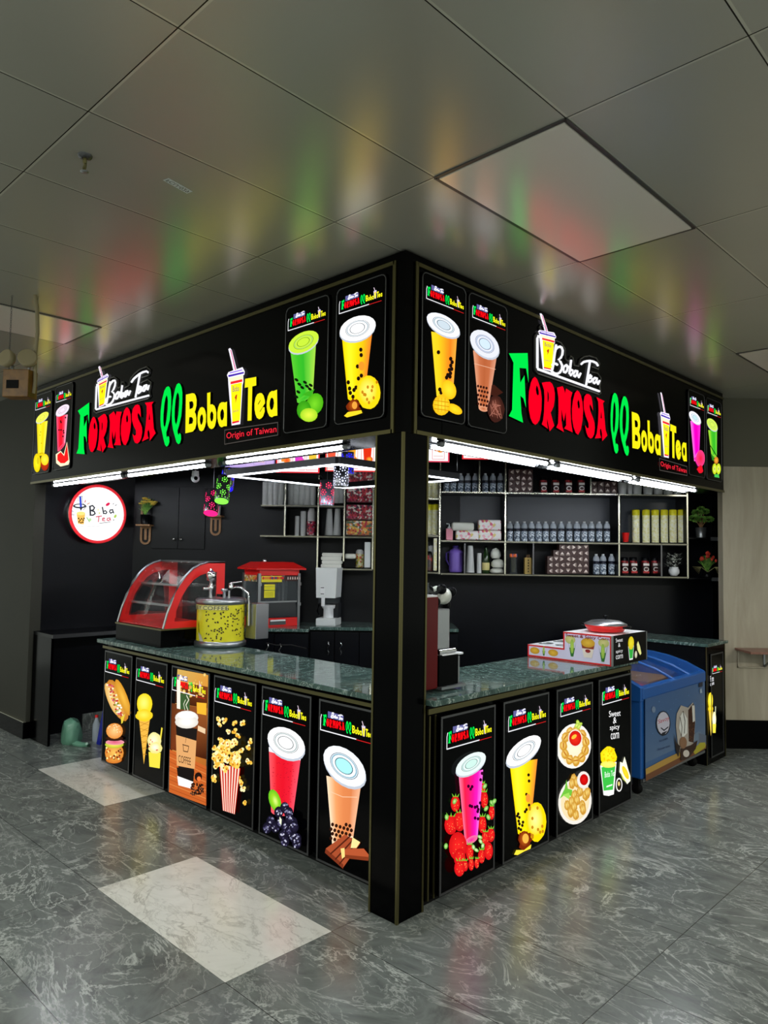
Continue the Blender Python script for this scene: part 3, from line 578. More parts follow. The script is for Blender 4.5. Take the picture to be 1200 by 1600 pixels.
def art_hotdog(a):
    a.pf = (lambda f: (lambda p, q: f(p, q)))(a.pf)
    a.E(612,352,48,128,(235,180,80),(190,120,40),-.38); a.E(580,345,26,100,(245,215,150),(220,170,90),-.36); a.E(645,335,26,112,(240,185,70),(205,140,40),-.36)
    for _ in range(70):
        k = rnd(-1,1); a.E(604+k*34+rnd(-16,16), 352+k*92+rnd(-12,12), 7, 6, random.choice([(190,60,50),(240,230,190),(120,140,40),(225,150,80),(205,80,110),(250,245,225)]), n=7)
    a.poly([(640,455),(665,430),(650,485),(642,490)],(225,200,60))
    a.E(600,660,56,58,(240,190,90),(215,130,50)); a.E(598,700,48,22,(225,150,60),(200,110,40)); a.E(600,612,56,20,(250,225,90),(170,190,50)); a.E(604,598,56,16,(220,90,120),(230,150,160)); a.E(600,575,54,16,(70,36,20),(40,20,12)); a.E(602,532,50,46,(250,200,130),(225,140,60))
    for _ in range(16): a.E(602+rnd(-36,36),520+rnd(-26,20),3,3,(250,235,190),n=6)
    for _ in range(24): a.E(600+rnd(-44,44),660+rnd(-30,36),6,7,random.choice([(110,50,20),(250,225,140),(190,90,40)]),n=7)
def art_cone(a):
    a.poly([(740,465),(803,465),(768,728)],(235,180,70))
    for k in range(6): a.stroke([(742+k*4,480+k*38),(800-k*3,500+k*34)],.003,(180,120,30)); a.stroke([(803-k*6,475+k*38),(745+k*4,505+k*34)],.003,(180,120,30))
    blob(a,773,375,45,64,(255,245,120),(245,215,40),.03); blob(a,772,442,50,36,(255,235,90),(240,205,40),.08)
    a.stroke([(875,518),(864,600)],.018,(240,220,70)); a.poly([(797,655),(868,660),(862,752),(802,742)],(235,220,70)); blob(a,830,590,40,50,(255,250,215),(235,225,150),.06); blob(a,838,632,40,34,(255,252,230),(235,225,140),.08)
    for _ in range(7): a.E(830+rnd(-30,30),615+rnd(-30,30),4,4,random.choice([(200,40,60),(220,90,70)]),n=6)
def art_coffee(a):
    a.quad([(965,170),(1145,205),(1135,970),(918,890)],[(205,170,90),(215,150,60),(150,60,20),(190,100,40)])
    a.quad([(962,240),(1143,275),(1140,400),(950,370)],[(90,52,26),(120,60,26),(80,36,16),(50,26,14)]); a.quad([(930,370),(1140,400),(1137,700),(925,640)],[(96,50,24),(150,84,40),(60,26,12),(110,50,24)])
    for _ in range(26): a.E(rnd(975,1135),rnd(190,330),rnd(5,12),rnd(6,14),random.choice([(255,235,150),(250,215,110),(230,180,80)]),(200,150,70),n=12)
    a.poly([(1080,365),(1138,370),(1136,440),(1082,430)],(240,180,50)); a.poly([(1088,500),(1132,520),(1130,550),(1086,530)],(230,200,160))
    a.poly([(922,640),(1137,740),(1135,970),(918,890)],(196,96,40))
    for k in range(9): a.stroke([(922,660+k*26),(1135,760+k*24)],.003,(230,150,80) if k%2 else (150,66,26))
    a.poly([(965,230),(965,400),(985,405),(985,235)],(245,240,220)); a.poly([(985,310),(1040,320),(1040,410),(985,405)],(60,90,50)); a.stroke([(1030,410),(1018,380),(1035,350),(1022,325)],.008,(225,220,200)); a.stroke([(1012,408),(1005,375),(1016,350)],.006,(225,220,200))
    a.poly([(960,500),(1085,520),(1060,835),(978,800)],(30,26,24)); a.poly([(960,555),(1080,590),(1070,755),(965,735)],(222,164,104)); a.poly([(965,745),(1068,765),(1062,835),(972,808)],(26,22,20)); a.poly([(968,795),(1062,830),(1050,870),(975,850)],(250,248,245))
    a.E(1022,455,70,42,(255,255,255),(225,222,215)); a.E(1022,480,70,38,(255,255,252),(220,215,205)); a.E(1022,440,56,24,(255,255,255),(235,232,228))
    a.stroke([(1002,610),(1005,650),(1030,655),(1036,622),(1000,612)],.006,(60,36,20)); a.stroke([(1016,600),(1020,575)],.004,(60,36,20)); a.text('COFFEE',(975,672),(1048,690),(975,715),(50,30,18))
    a.E(1092,800,22,26,(40,22,18),(30,16,12)); a.E(1096,812,12,14,(240,120,60))
    for _ in range(70): a.E(rnd(1050,1125),rnd(838,905),5,6,random.choice([(40,22,16),(90,56,40),(24,12,10)]),n=7)
def kern(a, x, y, s=1.):
    for _ in range(5): a.E(x+rnd(-9,9)*s,y+rnd(-11,11)*s,8*s,9*s,random.choice([(250,225,130),(255,240,180),(235,180,60),(245,205,90)]),n=9)
    a.E(x+rnd(-3,3),y+rnd(-3,3),4*s,5*s,(190,100,20),n=7)
def art_popcorn(a):
    for x,y in ((340,345),(345,380),(370,355),(425,370),(422,405),(465,365),(395,415),(350,445),(445,435),(505,460),(500,490),(322,490),(505,570),(495,560),(320,640),(325,665),(462,680),(475,705),(485,775),(455,655)): kern(a,x,y,.95)
    a.poly([(352,575),(462,600),(434,838),(370,818)],(200,40,24))
    for k in range(7):
        u0,u1 = k/7+.04,k/7+.105; T=lambda u:(352+110*u,575+25*u); B=lambda u:(370+64*u,818+20*u); a.poly([T(u0),T(u1),B(u1),B(u0)],(250,225,205))
    for _ in range(70):
        y = rnd(455,600); w = 62*min(1,(y-430)/70); kern(a,410+rnd(-w,w),y,1.05)
def art_berry(a):
    cup(a, ((585,435),(788,490),(680,388),(700,560)), ((600,490),(768,540),(727,835),(612,830)), [(245,90,100),(230,30,45),(225,20,40),(230,30,50),(240,80,100)], (255,255,255), (60,80,80), None, .07, (240,240,245))
    for _ in range(60): t=rnd(0,1); a.E(620+rnd(0,130)*(1-t*.15),570+t*220,3,2,(180,20,40),n=5)
    a.E(637,768,30,60,(190,230,50),(90,190,30),-.3); a.E(640,770,14,30,(225,245,130),(150,215,50),-.3)
    for x,y in ((658,828),(690,805),(712,830),(620,875),(645,905),(672,880),(700,900),(740,880),(690,945),(700,975),(725,925),(750,955),(765,985),(612,905),(730,860),(755,900),(770,960)):
        a.E(x,y,24,30,(40,36,60),(18,16,30))
        for _ in range(12): q=rnd(0,6.28); r_=rnd(.1,.85); a.E(x+24*r_*math.cos(q),y+30*r_*math.sin(q),4.5,5,random.choice([(120,120,150),(70,66,100),(30,26,46),(190,190,210)]),n=7)
    a.poly([(682,845),(692,860),(690,890),(680,870)],(235,245,210))
def art_choco(a):
    cup(a, ((883,560),(1103,620),(970,487),(1010,690)), ((900,640),(1080,690),(1040,960),(930,1000)), [(255,225,190),(240,160,100),(225,135,80),(220,130,76),(240,180,140)], (235,240,245), (30,80,100), (170,240,240))
    a.stroke([(915,720),(985,750),(1060,752)],.003,(250,205,170)); pearls(a, [(925+i*20+(j%2)*8, 870+j*24+i*6) for i in range(6) for j in range(5) if not (i<4 and j==0)], 8, (46,22,12))
    a.poly([(900,1018),(1000,945),(1080,990),(990,1118)],(165,76,44)); a.poly([(895,1040),(900,1018),(992,1102),(990,1124)],(120,50,28))
    for k in (.28,.56,.8): a.stroke([lerp((900,1018),(990,1118),k),lerp((1000,945),(1080,990),k)],.008,(80,32,18))
    a.poly([(990,1022),(1098,1018),(1124,1050),(1122,1082),(1000,1068)],(180,84,48)); a.poly([(1000,1050),(1122,1062),(1122,1082),(1000,1068)],(130,56,30)); a.poly([(978,1018),(998,1015),(1000,1060),(985,1072)],(250,215,130)); a.poly([(1040,960),(1080,985),(1060,1015),(1030,1015)],(250,225,150))
def art_strawberry(a):
    for x,y,rx,ry in ((318,870,32,56),(505,765,20,44),(515,840,26,60),(545,930,0,0),(565,930,20,50),(280,1015,44,68),(340,990,40,70),(495,1010,28,62)):
        if rx: straw_berry(a,x,y,rx,ry)
    for p in ((520,900),(535,960),(560,860),(510,745),(245,960),(240,1160),(300,850),(575,850)): a.E(p[0],p[1],14,22,(200,235,150),(70,160,40),rnd(-1,1),8)
    cup(a, ((310,610),(515,560),(435,512),(400,675)), ((328,670),(498,630),(460,1095),(372,1140)), [(250,120,160),(240,30,70),(245,30,100),(245,20,150),(240,30,190),(250,110,225)], (225,240,235), (60,100,100), (200,235,225))
    pearls(a, [(395,745),(410,765),(420,748),(405,880),(418,885),(440,890),(455,885),(462,905),(458,920),(440,965),(460,970),(478,700),(488,655),(475,860)], 9.5, (50,0,40))
    for x,y,rx,ry in ((320,1160,62,100),(400,1200,26,60),(330,1240,40,66),(545,1080,26,50),(505,1100,26,48),(525,1190,30,62),(475,1225,24,50),(360,1290,20,40),(400,1280,19,44),(437,1272,16,36),(315,1305,36,58)): straw_berry(a,x,y,rx,ry,ry<62)
    for p in ((430,1180),(460,1120),(475,1150),(410,1160),(455,1090)): a.E(p[0],p[1],12,20,(235,245,200),(90,175,50),rnd(-1,1),8)
def art_passion2(a):
    cup(a, ((675,530),(908,460),(830,402),(770,610)), ((695,590),(888,560),(840,1020),(752,1075)), [(255,220,0),(255,240,50),(255,232,20),(252,205,20),(235,140,50)], (255,255,255))
    pearls(a, [(825,670),(828,712),(810,805),(820,815),(828,880),(810,910),(800,925),(752,940),(745,955),(760,965),(755,990),(785,998),(780,1020),(760,1010),(770,1050),(755,1040)], 9)
    a.E(820,830,16,30,(240,150,50)); blob(a,875,995,70,138,(255,248,150),(250,215,10),.03); [a.E(875+rnd(-48,48),995+rnd(-110,110),8,12,(195,130,20)) for _ in range(12)]
    blob(a,795,1120,45,70,(200,100,30),(120,40,10),.22); a.E(800,1110,22,34,(240,180,70)); a.poly([(720,1222),(735,1190),(790,1190),(840,1150),(835,1180),(790,1200),(745,1225)],(250,225,60))
def art_dumplings(a):
    a.E(287,728,130,175,(255,255,255),(235,232,225),.12,28); a.E(287,728,112,152,(250,238,205),(240,225,190),.12,24)
    for k in range(11):
        q=2*pi*k/11+.3; blob(a,287+88*math.cos(q),728+118*math.sin(q),30,40,(250,225,130),(205,150,50),.1); a.E(287+88*math.cos(q),724+118*math.sin(q),6,24,(190,120,40),rot=q)
    a.E(290,667,56,70,(255,255,250),(230,220,200)); a.E(290,667,48,60,(240,50,30),(200,20,15)); a.E(280,655,24,14,(250,190,60),rot=-.7)
    for p in ((310,545),(325,560),(318,575),(300,565)): a.E(p[0],p[1],14,24,(230,240,120),(150,190,50),rnd(-1,1),8)
    a.E(290,1160,126,178,(255,255,255),(230,225,215),.1,28); a.E(290,1160,108,152,(245,232,190),(235,215,170),.1,24)
    a.poly([(165,1140),(205,1060),(220,990),(230,1060),(265,1070),(260,1120),(215,1100)],(110,190,60)); a.poly([(190,1110),(240,1090),(250,1150)],(160,215,90))
    for x,y in ((275,985),(300,1010),(262,1020),(225,1190),(280,1110),(300,1150),(250,1240),(290,1265),(340,1190),(365,1110),(345,1220),(380,1090),(255,1160),(320,1080),(275,1200)): blob(a,x,y,24,42,(250,225,130),(200,145,50),.12); a.stroke([(x-6,y-28),(x,y),(x+5,y+26)],.004,(175,110,40))
    a.E(347,990,50,68,(255,255,252),(225,218,210)); a.E(350,988,33,44,(225,20,20),(180,8,8))
def art_corn(a):
    for t,y,x0,x1 in (('Sweet',455,558,648),('&',508,590,616),('spicy',568,565,640),('corn',630,572,636)): a.text(t,(x0,y),(x1,y-10),(x0,y+48),(250,250,250))
    a.poly([(488,880),(616,852),(595,1105),(555,1118),(515,1112)],(255,255,250)); a.poly([(497,895),(608,868),(588,1070),(515,1078)],(60,190,70))
    blob(a,553,812,62,78,(255,240,40),(250,220,20),.08); a.E(553,872,60,26,(250,245,120),(240,230,90))
    for _ in range(24): a.E(553+rnd(-48,48),800+rnd(-58,50),6,7,(235,190,10),n=7)
    a.text('Boba Tea',(520,930),(600,915),(520,975),(250,255,250)); a.stroke([(535,1045),(578,1030)],.01,(230,250,230))
    a.poly([(635,930),(640,850),(660,860),(675,810),(690,860),(700,900),(720,960),(720,1000),(695,1025),(655,960)],(255,255,225)); a.E(682,935,18,56,(250,225,50),(235,200,30),-.4); a.poly([(640,930),(655,955),(690,1015),(660,985)],(200,215,90))
    a.E(632,1030,25,54,(255,255,250)); a.E(632,1030,19,44,(40,30,16)); a.E(630,1022,9,18,(220,200,120))
def art_farcone(a):
    a.text('Pure',(168,415),(228,400),(172,520),(245,245,250)); a.text('cone',(165,550),(235,520),(170,595),(245,245,250))
    a.poly([(140,1040),(215,1040),(180,1490)],(240,205,80)); blob(a,172,860,44,150,(255,245,90),(240,215,40),.03); blob(a,174,1000,46,60,(250,235,70),(235,200,30),.06)
    a.stroke([(262,970),(258,1100)],.02,(200,205,170)); a.E(238,1190,34,140,(255,255,240),(240,230,170)); a.poly([(205,1270),(270,1270),(262,1430),(212,1430)],(245,225,70))
def lightbox(lab, fr, x0, x1, z0, z1, y, art, cr, logo, rounded=False, grp='menu lightboxes', dep=.03):
    cx = (x0+x1)/2; t = thing('menu_lightbox', lab, 'lightbox', fr, cx, y, z0, grp); hw, h = (x1-x0)/2, z1-z0
    MB().box(-hw, hw, 0, dep, 0, h).build('housing', M['black'], t, .002)
    if rounded:
        r = .03; P = [(sx*(hw-r)+r*math.cos(q), (h-r if sy > 0 else r)+r*math.sin(q)) for sx, sy, qs in ((1, 1, (0, .5, 1, 1.57)), (-1, 1, (1.57, 2.1, 2.6, pi)), (-1, -1, (pi, 3.7, 4.2, 4.71)), (1, -1, (4.71, 5.2, 5.8, 6.28))) for q in qs]
        MB().tube([(p[0], -.001, p[1]) for p in P+P[:1]], .0035, 6, False).build('border', M['dark_alu'], t)
    else:
        k = .011; e = MB(); e.box(-hw, hw, -.004, 0, 0, k).box(-hw, hw, -.004, 0, h-k, h).box(-hw, -hw+k, -.004, 0, k, h-k).box(hw-k, hw, -.004, 0, k, h-k); e.build('border', M['dark_alu'], t)
    if art:
        yy = y-.0015; f = cr
        a = Art(lambda p, q: (fr.px(*f(p, q), yy)[0]-cx, fr.px(*f(p, q), yy)[1]-z0)); art(a); a.build('printed_picture', M['print'], t, -.0015)
    if logo: put_logo(t, -hw+logo[0]*2*hw, logo[1]*h, logo[2]*2*hw)
    return t
def rect(fr, y, p, q, r, s):
    a = [fr.px(*k, y) for k in (p, q, r, s)]; return ((a[0][0]+a[3][0])/2, (a[1][0]+a[2][0])/2, (a[2][1]+a[3][1])/2, (a[0][1]+a[1][1])/2)
LG = (.10, .86, .86); Yf = -.006
kL2 = crop(300, 380, 3.3333); kLf = crop(20, 580, 8); kR = crop(640, 390, 3.75); kRf = crop(1040, 580, 7.5)
for fr, pts, lab, art, cr in ((FL, ((447,483.5),(513,460),(511.5,666.5),(444,677)), 'rounded picture panel of a green melon drink beside the red tagline, left sign', art_melon, kL2),
  (FL, ((526.5,452),(603.5,429.5),(600,651.5),(523.5,663.5)), 'rounded picture panel of a yellow passion fruit drink nearest the corner, left sign', art_passion, kL2),
  (FL, ((55,619),(81.5,610.6),(77,737.5),(51,741)), 'rounded picture panel of a yellow lemon drink at the far end of the left sign', art_lemon, kLf),
  (FL, ((87.5,605.6),(114.5,597),(109,730.6),(83,735)), 'rounded picture panel of a red watermelon drink beside the green F, left sign', art_watermelon, kLf),
  (FR, ((660,426),(726.7,450),(726.7,663),(658,650)), 'rounded picture panel of an orange mango drink nearest the corner, right sign', art_mango, kR),
  (FR, ((732,458),(791.5,479),(791.5,677.5),(732,666)), 'rounded picture panel of a brown milk tea with chocolate scoop, right sign', art_chocoball, kR),
  (FR, ((1074.4,608.3),(1099.5,617.5),(1102.2,746.7),(1077.3,742)), 'rounded picture panel of a magenta dragon fruit drink, right sign', art_dragon, kRf),
  (FR, ((1102.3,621),(1126.3,630),(1128,753),(1104.7,748.7)), 'rounded picture panel of a green kiwi drink at the far end of the right sign', art_kiwi, kRf)):
    x0, x1, z0, z1 = rect(fr, Yf, *pts); lightbox(lab, fr, x0, x1, z0, z1, Yf, art, cr, (.10, .835, .84), True, 'rounded drink panels on the signs', .009)
PL = [-3.339,-2.881,-2.819,-2.36,-2.297,-1.813,-1.759,-1.296,-1.238,-.776,-.708,-.245]; PR = [.257,.720,.797,1.267,1.355,1.80,1.88,2.349]
YL, YR = .1086, -.045
k1 = crop(20, 1000, 3.75); k2 = crop(240, 1020, 3.3333); k3 = crop(640, 1060, 4.4444); k4 = crop(840, 1020, 5)
for i, (lab, art, cr) in enumerate((('tall lightbox door with a hot dog above a burger', art_hotdog, k1), ('tall lightbox door with a yellow ice cream cone and sundae', art_cone, k1), ('bright lightbox door with a takeaway coffee cup on a wooden table', art_coffee, k1),
   ('tall lightbox door with striped box of popcorn bursting upward', art_popcorn, k2), ('tall lightbox door with a red drink above dark blackberries', art_berry, k2), ('tall lightbox door with brown milk tea and chocolate bars by the corner post', art_choco, k2))):
    lightbox(lab, FL, PL[2*i], PL[2*i+1], .066, .944, YL, art, cr, (.07, .83, .84), grp='lightbox doors along the left counter')
for i, (lab, art, cr) in enumerate((('tall lightbox door with a pink drink among strawberries', art_strawberry, k3), ('tall lightbox door with a yellow passion fruit drink and fruit half', art_passion2, k3), ('tall lightbox door with two round plates of dumplings', art_dumplings, k4), ('tall lightbox door reading Sweet and spicy corn above a green cup', art_corn, k4))):
    lightbox(lab, FR, PR[2*i], PR[2*i+1], .066, .944, YR, art, cr, (.12, .83, .80), grp='lightbox doors along the right counter')
# ================================================================ counters
t = thing('counter', 'black left counter base carrying six lightbox doors', 'counter', FL, -1.8, .15, 0)
MB().box(-1.585, 1.602, 0, .50, .05, CT-.035).build('cabinet_body', M['black'], t); MB().box(-1.55, 1.6, .05, .46, 0, .05).build('kickboard', M['black_matte'], t)
MB().box(-1.585, 1.6, -.045, -.036, .958, .978).build('gold_edging', M['gold'], t)
solo('countertop', MB().box(-1.62, 1.598, 0, .615, 0, .03), M['marble'], 'glossy green marble worktop on the left counter', 'countertop', FL, -1.8, .07, CT-.031, bevel=.004)
t = thing('counter', 'black right counter base carrying four lightbox doors', 'counter', FR, 1.32, .0, 0)
MB().box(-1.125, 1.10, -.01, .17, .05, CT-.035).box(-.6, 1.10, .17, .46, .05, CT-.035).build('cabinet_body', M['black'], t); MB().box(-1.12, 1.08, .04, .44, 0, .05).build('kickboard', M['black_matte'], t)
g = MB()
for x in (-1.115, -1.07, 1.055, 1.085): g.box(x, x+.008, -.016, -.009, .05, .95)
g.box(-1.125, 1.10, -.018, -.009, .958, .985).build('gold_edging', M['gold'], t)
solo('countertop', MB().box(-1.125, -.62, -.055, .19, 0, .03).box(-.62, 1.13, -.055, .545, 0, .03), M['marble'], 'glossy green marble worktop on the right counter', 'countertop', FR, 1.32, 0, CT-.031, bevel=.004)
# ================================================================ lighting
def tube(lab, fr, x0, x1, y, z, grp):
    t = thing('led_tube', lab, 'tube light', fr, (x0+x1)/2, y, z, grp); h = (x1-x0)/2
    MB().box(-h, h, -.014, .014, .004, .011).build('holder', M['black_mid'], t)
    MB().tube([(-h+.03, 0, -.004), (h-.03, 0, -.004)], .013, 10).build('lit_tube', M['tube'], t)
    for s in (-1, 1): MB().lathe([(.001, 0), (.017, .002), (.017, .034), (.013, .038)], s*h-(.0 if s < 0 else .038), 0, -.003, 12, 'x').build('end_cap', M['grey'], t)
for a_, b_, n in ((-4.50, -3.10, 'leftmost LED tube under the left sign'), (-3.06, -1.88, 'middle LED tube under the left sign'), (-1.70, -.50, 'LED tube under the left sign nearest the post')): tube(n, FL, a_, b_, .10, FB-.013, 'LED tubes under the left sign')
for y, nm in ((.05, 'outer'), (.14, 'inner')):
    for a_, b_, n in ((.33, 1.42, 'nearest the post'), (1.50, 2.58, 'in the middle'), (2.66, 3.80, 'at the far end')): tube('%s LED tube under the right sign, %s' % (nm, n), FR, a_, b_, y, FB-.013, 'LED tubes under the right sign')
t = thing('led_frame_light', 'square black hanging frame with a white LED strip underneath', 'pendant light', FL, -1.41, .90, 2.285)
q = .575; f = MB(); s = MB()
for sg in (-1, 1): f.box(-q, q, sg*q-.022, sg*q+.022, .008, .05).box(sg*q-.022, sg*q+.022, -q, q, .008, .05); s.box(-q+.02, q-.02, sg*q-.012, sg*q+.012, 0, .008).box(sg*q-.012, sg*q+.012, -q, q, 0, .008)
f.build('frame', M['black_matte'], t); s.build('led_strip', M['strip'], t)
for sx in (-1, 1):
    for sy in (-1, 1): MB().tube([(sx*q, sy*q, .07), (sx*q, sy*q, H-2.285)], .002, 5).build('hanging_wire', M['alu'], t)
def lantern(fr, x, y, z, L, r, body, glow, lab, tilt=0., cap=False):
    t = thing('hanging_lantern', lab, 'lantern', fr, x, y, z, 'hanging tube lanterns'); t.rotation_euler = (tilt, 0, fr.a)
    MB().lathe([(r, 0), (r, L), (r*.2, L+.003)], n=20).build('tube_body', M[body], t)
    k = MB()
    def dot(q, h, s):
        c = Vector((math.cos(q)*(r+.001), math.sin(q)*(r+.001), h)); tx = Vector((-math.sin(q), math.cos(q), 0)); uz = Vector((0, 0, 1))
        k.add([c+tx*s*math.cos(w*pi/3)+uz*s*math.sin(w*pi/3) for w in range(6)], [(0, 1, 2, 3, 4, 5)])
    for row in range(3):
        for j in range(4):
            q = j*2*pi/4+row*.8+.3; h = L*(.24+.27*row); dot(q, h, .007)
            for w in range(7): dot(q+.019/r*math.cos(w*2*pi/7), h+.019*math.sin(w*2*pi/7), .0045)
    for j in range(14): dot(j*2*pi/14, L*.07, .004)
    k.build('glowing_cutouts', M[glow], t)
    if cap: MB().lathe([(.001, -.001), (r*.96, -.001), (r*.96, .002)], n=20).build('glowing_base', M[glow], t)
    sg_ = MB().tube([(0, 0, 0), (0, 0, H-z-L*math.cos(tilt))], .0015, 5).build('string', M['dark_alu'], t); sg_.location = (0, 0, L); sg_.rotation_euler = (-tilt, 0, 0)
M['g_pink'] = emis('pink_glow', (255, 30, 110), 2.); M['g_green'] = emis('green_glow', (120, 255, 70), 1.8); M['g_blue'] = emis('blue_glow', (30, 20, 255), 2.4)
M['g_white'] = emis('white_glow', (220, 225, 255), 2.); M['g_red'] = emis('red_glow', (255, 50, 90), 1.8); M['lan_black'] = mat('lantern_black', (20, 22, 24), .25); M['lan_grey'] = mat('lantern_silver', (120, 122, 140), .3, .6)
def LZ(fr, u, v, y): x, z = fr.px(u, v, y); return x, y, z
for u, v, d, L, r, b_, g_, lab, c_ in ((329, 802, -2.0, .19, .055, 'lan_black', 'g_pink', 'black lantern glowing pink with a pink underside, leftmost', True),
    (346, 783, -2.2, .20, .052, 'lan_black', 'g_green', 'black lantern with green glowing flower cutouts', True),
    (354, 764, -1.9, .17, .05, 'lan_grey', 'g_blue', 'grey lantern with a blue glowing underside behind the green one', True),
    (510.5, 790, -2.4, .18, .05, 'lan_grey', 'g_red', 'silver lantern with red and violet flower cutouts', False),
    (532.5, 761, -3.0, .15, .046, 'lan_black', 'g_white', 'black lantern with white flower cutouts nearest the post', False),
    (543, 742, -2.8, .15, .04, 'lan_grey', 'g_blue', 'small dark lantern with blue dots behind the white flowered one', False)):
    x, y, z = LZ(FD, u, v, d); lantern(FD, x, y, z, L, r, b_, g_, lab, -.42 if c_ else 0, c_)
# ================================================================ west wall
sy, sz = .59, 2.102
t = thing('round_sign', 'round white lit wall sign reading Boba Tea with a red rim', 'sign', FWW, sy, -.0, sz)
R_ = .285
MB().lathe([(R_, 0), (R_, -.10), (R_-.01, -.105)], 0, 0, 0, 40, 'y').build('drum', M['chrome'], t)
MB().lathe([(R_+.004, -.098), (R_+.004, -.108), (R_-.022, -.109), (R_-.022, -.1)], 0, 0, 0, 48, 'y').build('rim', mat('lit_red_rim', (220, 40, 50), .3, emit=(220, 40, 50), es=.7), t)
x0, z0 = sy, sz; c6b = crop(90, 750, 7.5)
a = Art(lambda p, q: (FWW.px(*c6b(p, q), -.106)[0]-sy, FWW.px(*c6b(p, q), -.106)[1]-sz), .0003)
a.ell((0, 0), (R_-.02, 0), (0, R_-.02), (255, 255, 255), (255, 255, 255), 48, raw=True)
bk = (50, 52, 60)
a.stroke([(240,250),(240,195),(290,190),(292,270),(340,310),(300,350)],.004,bk); a.stroke([(190,270),(160,300),(170,400),(155,450),(190,520),(240,548),(300,545)],.003,(150,160,160))
a.E(258,305,78,28,bk); a.E(258,302,56,14,(250,250,250)); a.stroke([(265,200),(272,310)],.02,(50,70,200)); a.poly([(255,325),(292,325),(272,362)],bk)
a.poly([(222,390),(322,400),(305,520),(238,512)],(245,190,90)); a.E(272,392,52,22,(250,225,130)); pearls(a,[(245,450),(262,470),(280,455),(298,470),(250,490),(272,500),(292,495),(308,450)],8)
a.stroke([(318,262),(324,238)],.008,(190,40,60)); a.stroke([(345,285),(372,268)],.007,(190,120,50)); a.stroke([(165,360),(182,372)],.005,(60,60,140)); a.stroke([(170,405),(190,410)],.005,(60,60,140)); a.stroke([(340,440),(370,490)],.01,(150,200,130)); a.E(378,465,14,18,(180,220,150)); a.E(585,285,28,16,(215,30,80),rot=-.6); a.stroke([(645,285),(655,275)],.006,bk); a.stroke([(670,300),(688,290)],.006,bk)
a.E(672,425,14,22,(170,200,90),rot=.5); a.E(652,468,7,6,bk); a.stroke([(375,310),(380,412)],.016,bk); a.stroke([(368,312),(405,300),(428,325),(415,350),(385,358),(425,370),(435,395),(410,412),(375,412)],.013,bk)
a.stroke([(520,320),(535,395)],.013,bk); a.stroke([(533,368),(556,360),(572,378),(562,395),(535,392)],.011,bk); a.stroke([(640,352),(612,350),(604,372),(618,390),(640,375)],.011,bk); a.stroke([(638,345),(652,388)],.011,bk); a.E(485,388,10,8,(190,200,90)); a.E(470,350,8,14,(245,235,170))
rd = (200,50,80); a.stroke([(445,432),(510,422)],.009,rd); a.stroke([(478,428),(472,490)],.009,rd); a.stroke([(520,462),(545,455),(538,442),(520,450),(520,475),(550,480)],.008,rd); a.stroke([(605,445),(578,448),(572,470),(590,478),(605,460)],.008,rd); a.stroke([(606,440),(615,475)],.008,rd); a.stroke([(485,508),(610,492)],.005,bk)
for k in range(9): a.stroke([(345+k*17,538+(k%3)*3),(352+k*17,548)],.003,(110,110,110))
for k in range(4): a.stroke([(545+k*34,548),(556+k*34,550)],.003,(130,130,130))
a.build('printed_face', M['print'], t, -.106)
# security camera
x, y, z = LZ(FD, 305, 751, -.75)
t = thing('security_camera', 'small white dome security camera under the left sign', 'camera', FD, x, -.75, z)
MB().lathe([(.03, .09), (.034, .05), (.03, .045)], n=16).build('mount', M['white'], t); MB().tube([(0, 0, .09), (0, 0, H-z)], .006, 6).build('stem', M['white'], t)
MB().sphere((0, 0, .022), .04, 8).build('head', M['white'], t); MB().sphere((.012, -.028, .02), .019, 8).build('lens', M['black'], t)
# corner ledge desk on the west wall
t = thing('wall_desk', 'black desk along the west wall with one vertical end board', 'desk', FWW, .06, 0, 0)
MB().box(0, 1.5, -.44, -.002, .955, .985).build('desk_top', M['black_mid'], t); MB().box(0, .022, -.42, -.005, 0, .955).build('end_board', M['black'], t); MB().box(0, 1.5, -.446, -.44, .953, .987).build('edge_strip', M['dark_alu'], t)
t = thing('plastic_bag', 'crumpled green plastic bag on the floor behind the desk board', 'bag', FL, -4.27, .26, 0)
bm_ = MB(); n = 14; rows = [(.075, 0), (.10, .03), (.098, .08), (.09, .14), (.085, .19), (.05, .215), (.01, .22)]
vs = [((r + .018*math.sin(k*2.3+i*1.7))*math.cos(2*pi*k/n)*1.0, (r+.018*math.cos(k*1.9+i))*math.sin(2*pi*k/n)*.8, h+(.01*math.sin(k*3) if i else 0)) for i, (r, h) in enumerate(rows) for k in range(n)]
bm_.add(vs, [(i*n+k, i*n+(k+1) % n, (i+1)*n+(k+1) % n, (i+1)*n+k) for i in range(len(rows)-1) for k in range(n)], True); bm_.build('bag_body', M['green_bag'], t)
MB().tube([(.08, .0, .02), (.16, .02, .015), (.22, .06, .02), (.25, .03, .04)], .03, 8, r2=.012).build('bag_tail', M['green_bag'], t)
t = thing('drink_bottle', 'empty clear bottle with red cap beside the green bag', 'bottle', FL, -4.21, .46, 0)
MB().lathe([(.03, 0), (.033, .02), (.033, .15), (.014, .2), (.012, .215)], n=16).build('bottle_body', M['clear'], t); MB().lathe([(.015, .213), (.015, .235), (.001, .236)], n=14).build('cap', M['red'], t)
t = thing('step_stool', 'blue and red plastic step stool behind the left counter end', 'stool', FL, -3.96, .62, 0, deg=20)
w = .17; s = MB()
for sx in (-1, 1):
    for syy in (-1, 1): leg = MB(); leg.bar((sx*w, syy*.14, 0), (sx*w*.72, syy*.09, .46), .045, .03).build('leg', M['deep_blue'], t)
MB().box(-.15, .15, -.11, .11, .455, .485).build('seat', M['deep_blue'], t, .008)
MB().box(-.15, .15, -.135, -.11, .06, .16).box(-.13, .13, -.12, -.10, .30, .42).build('panel', M['stool_red'], t)
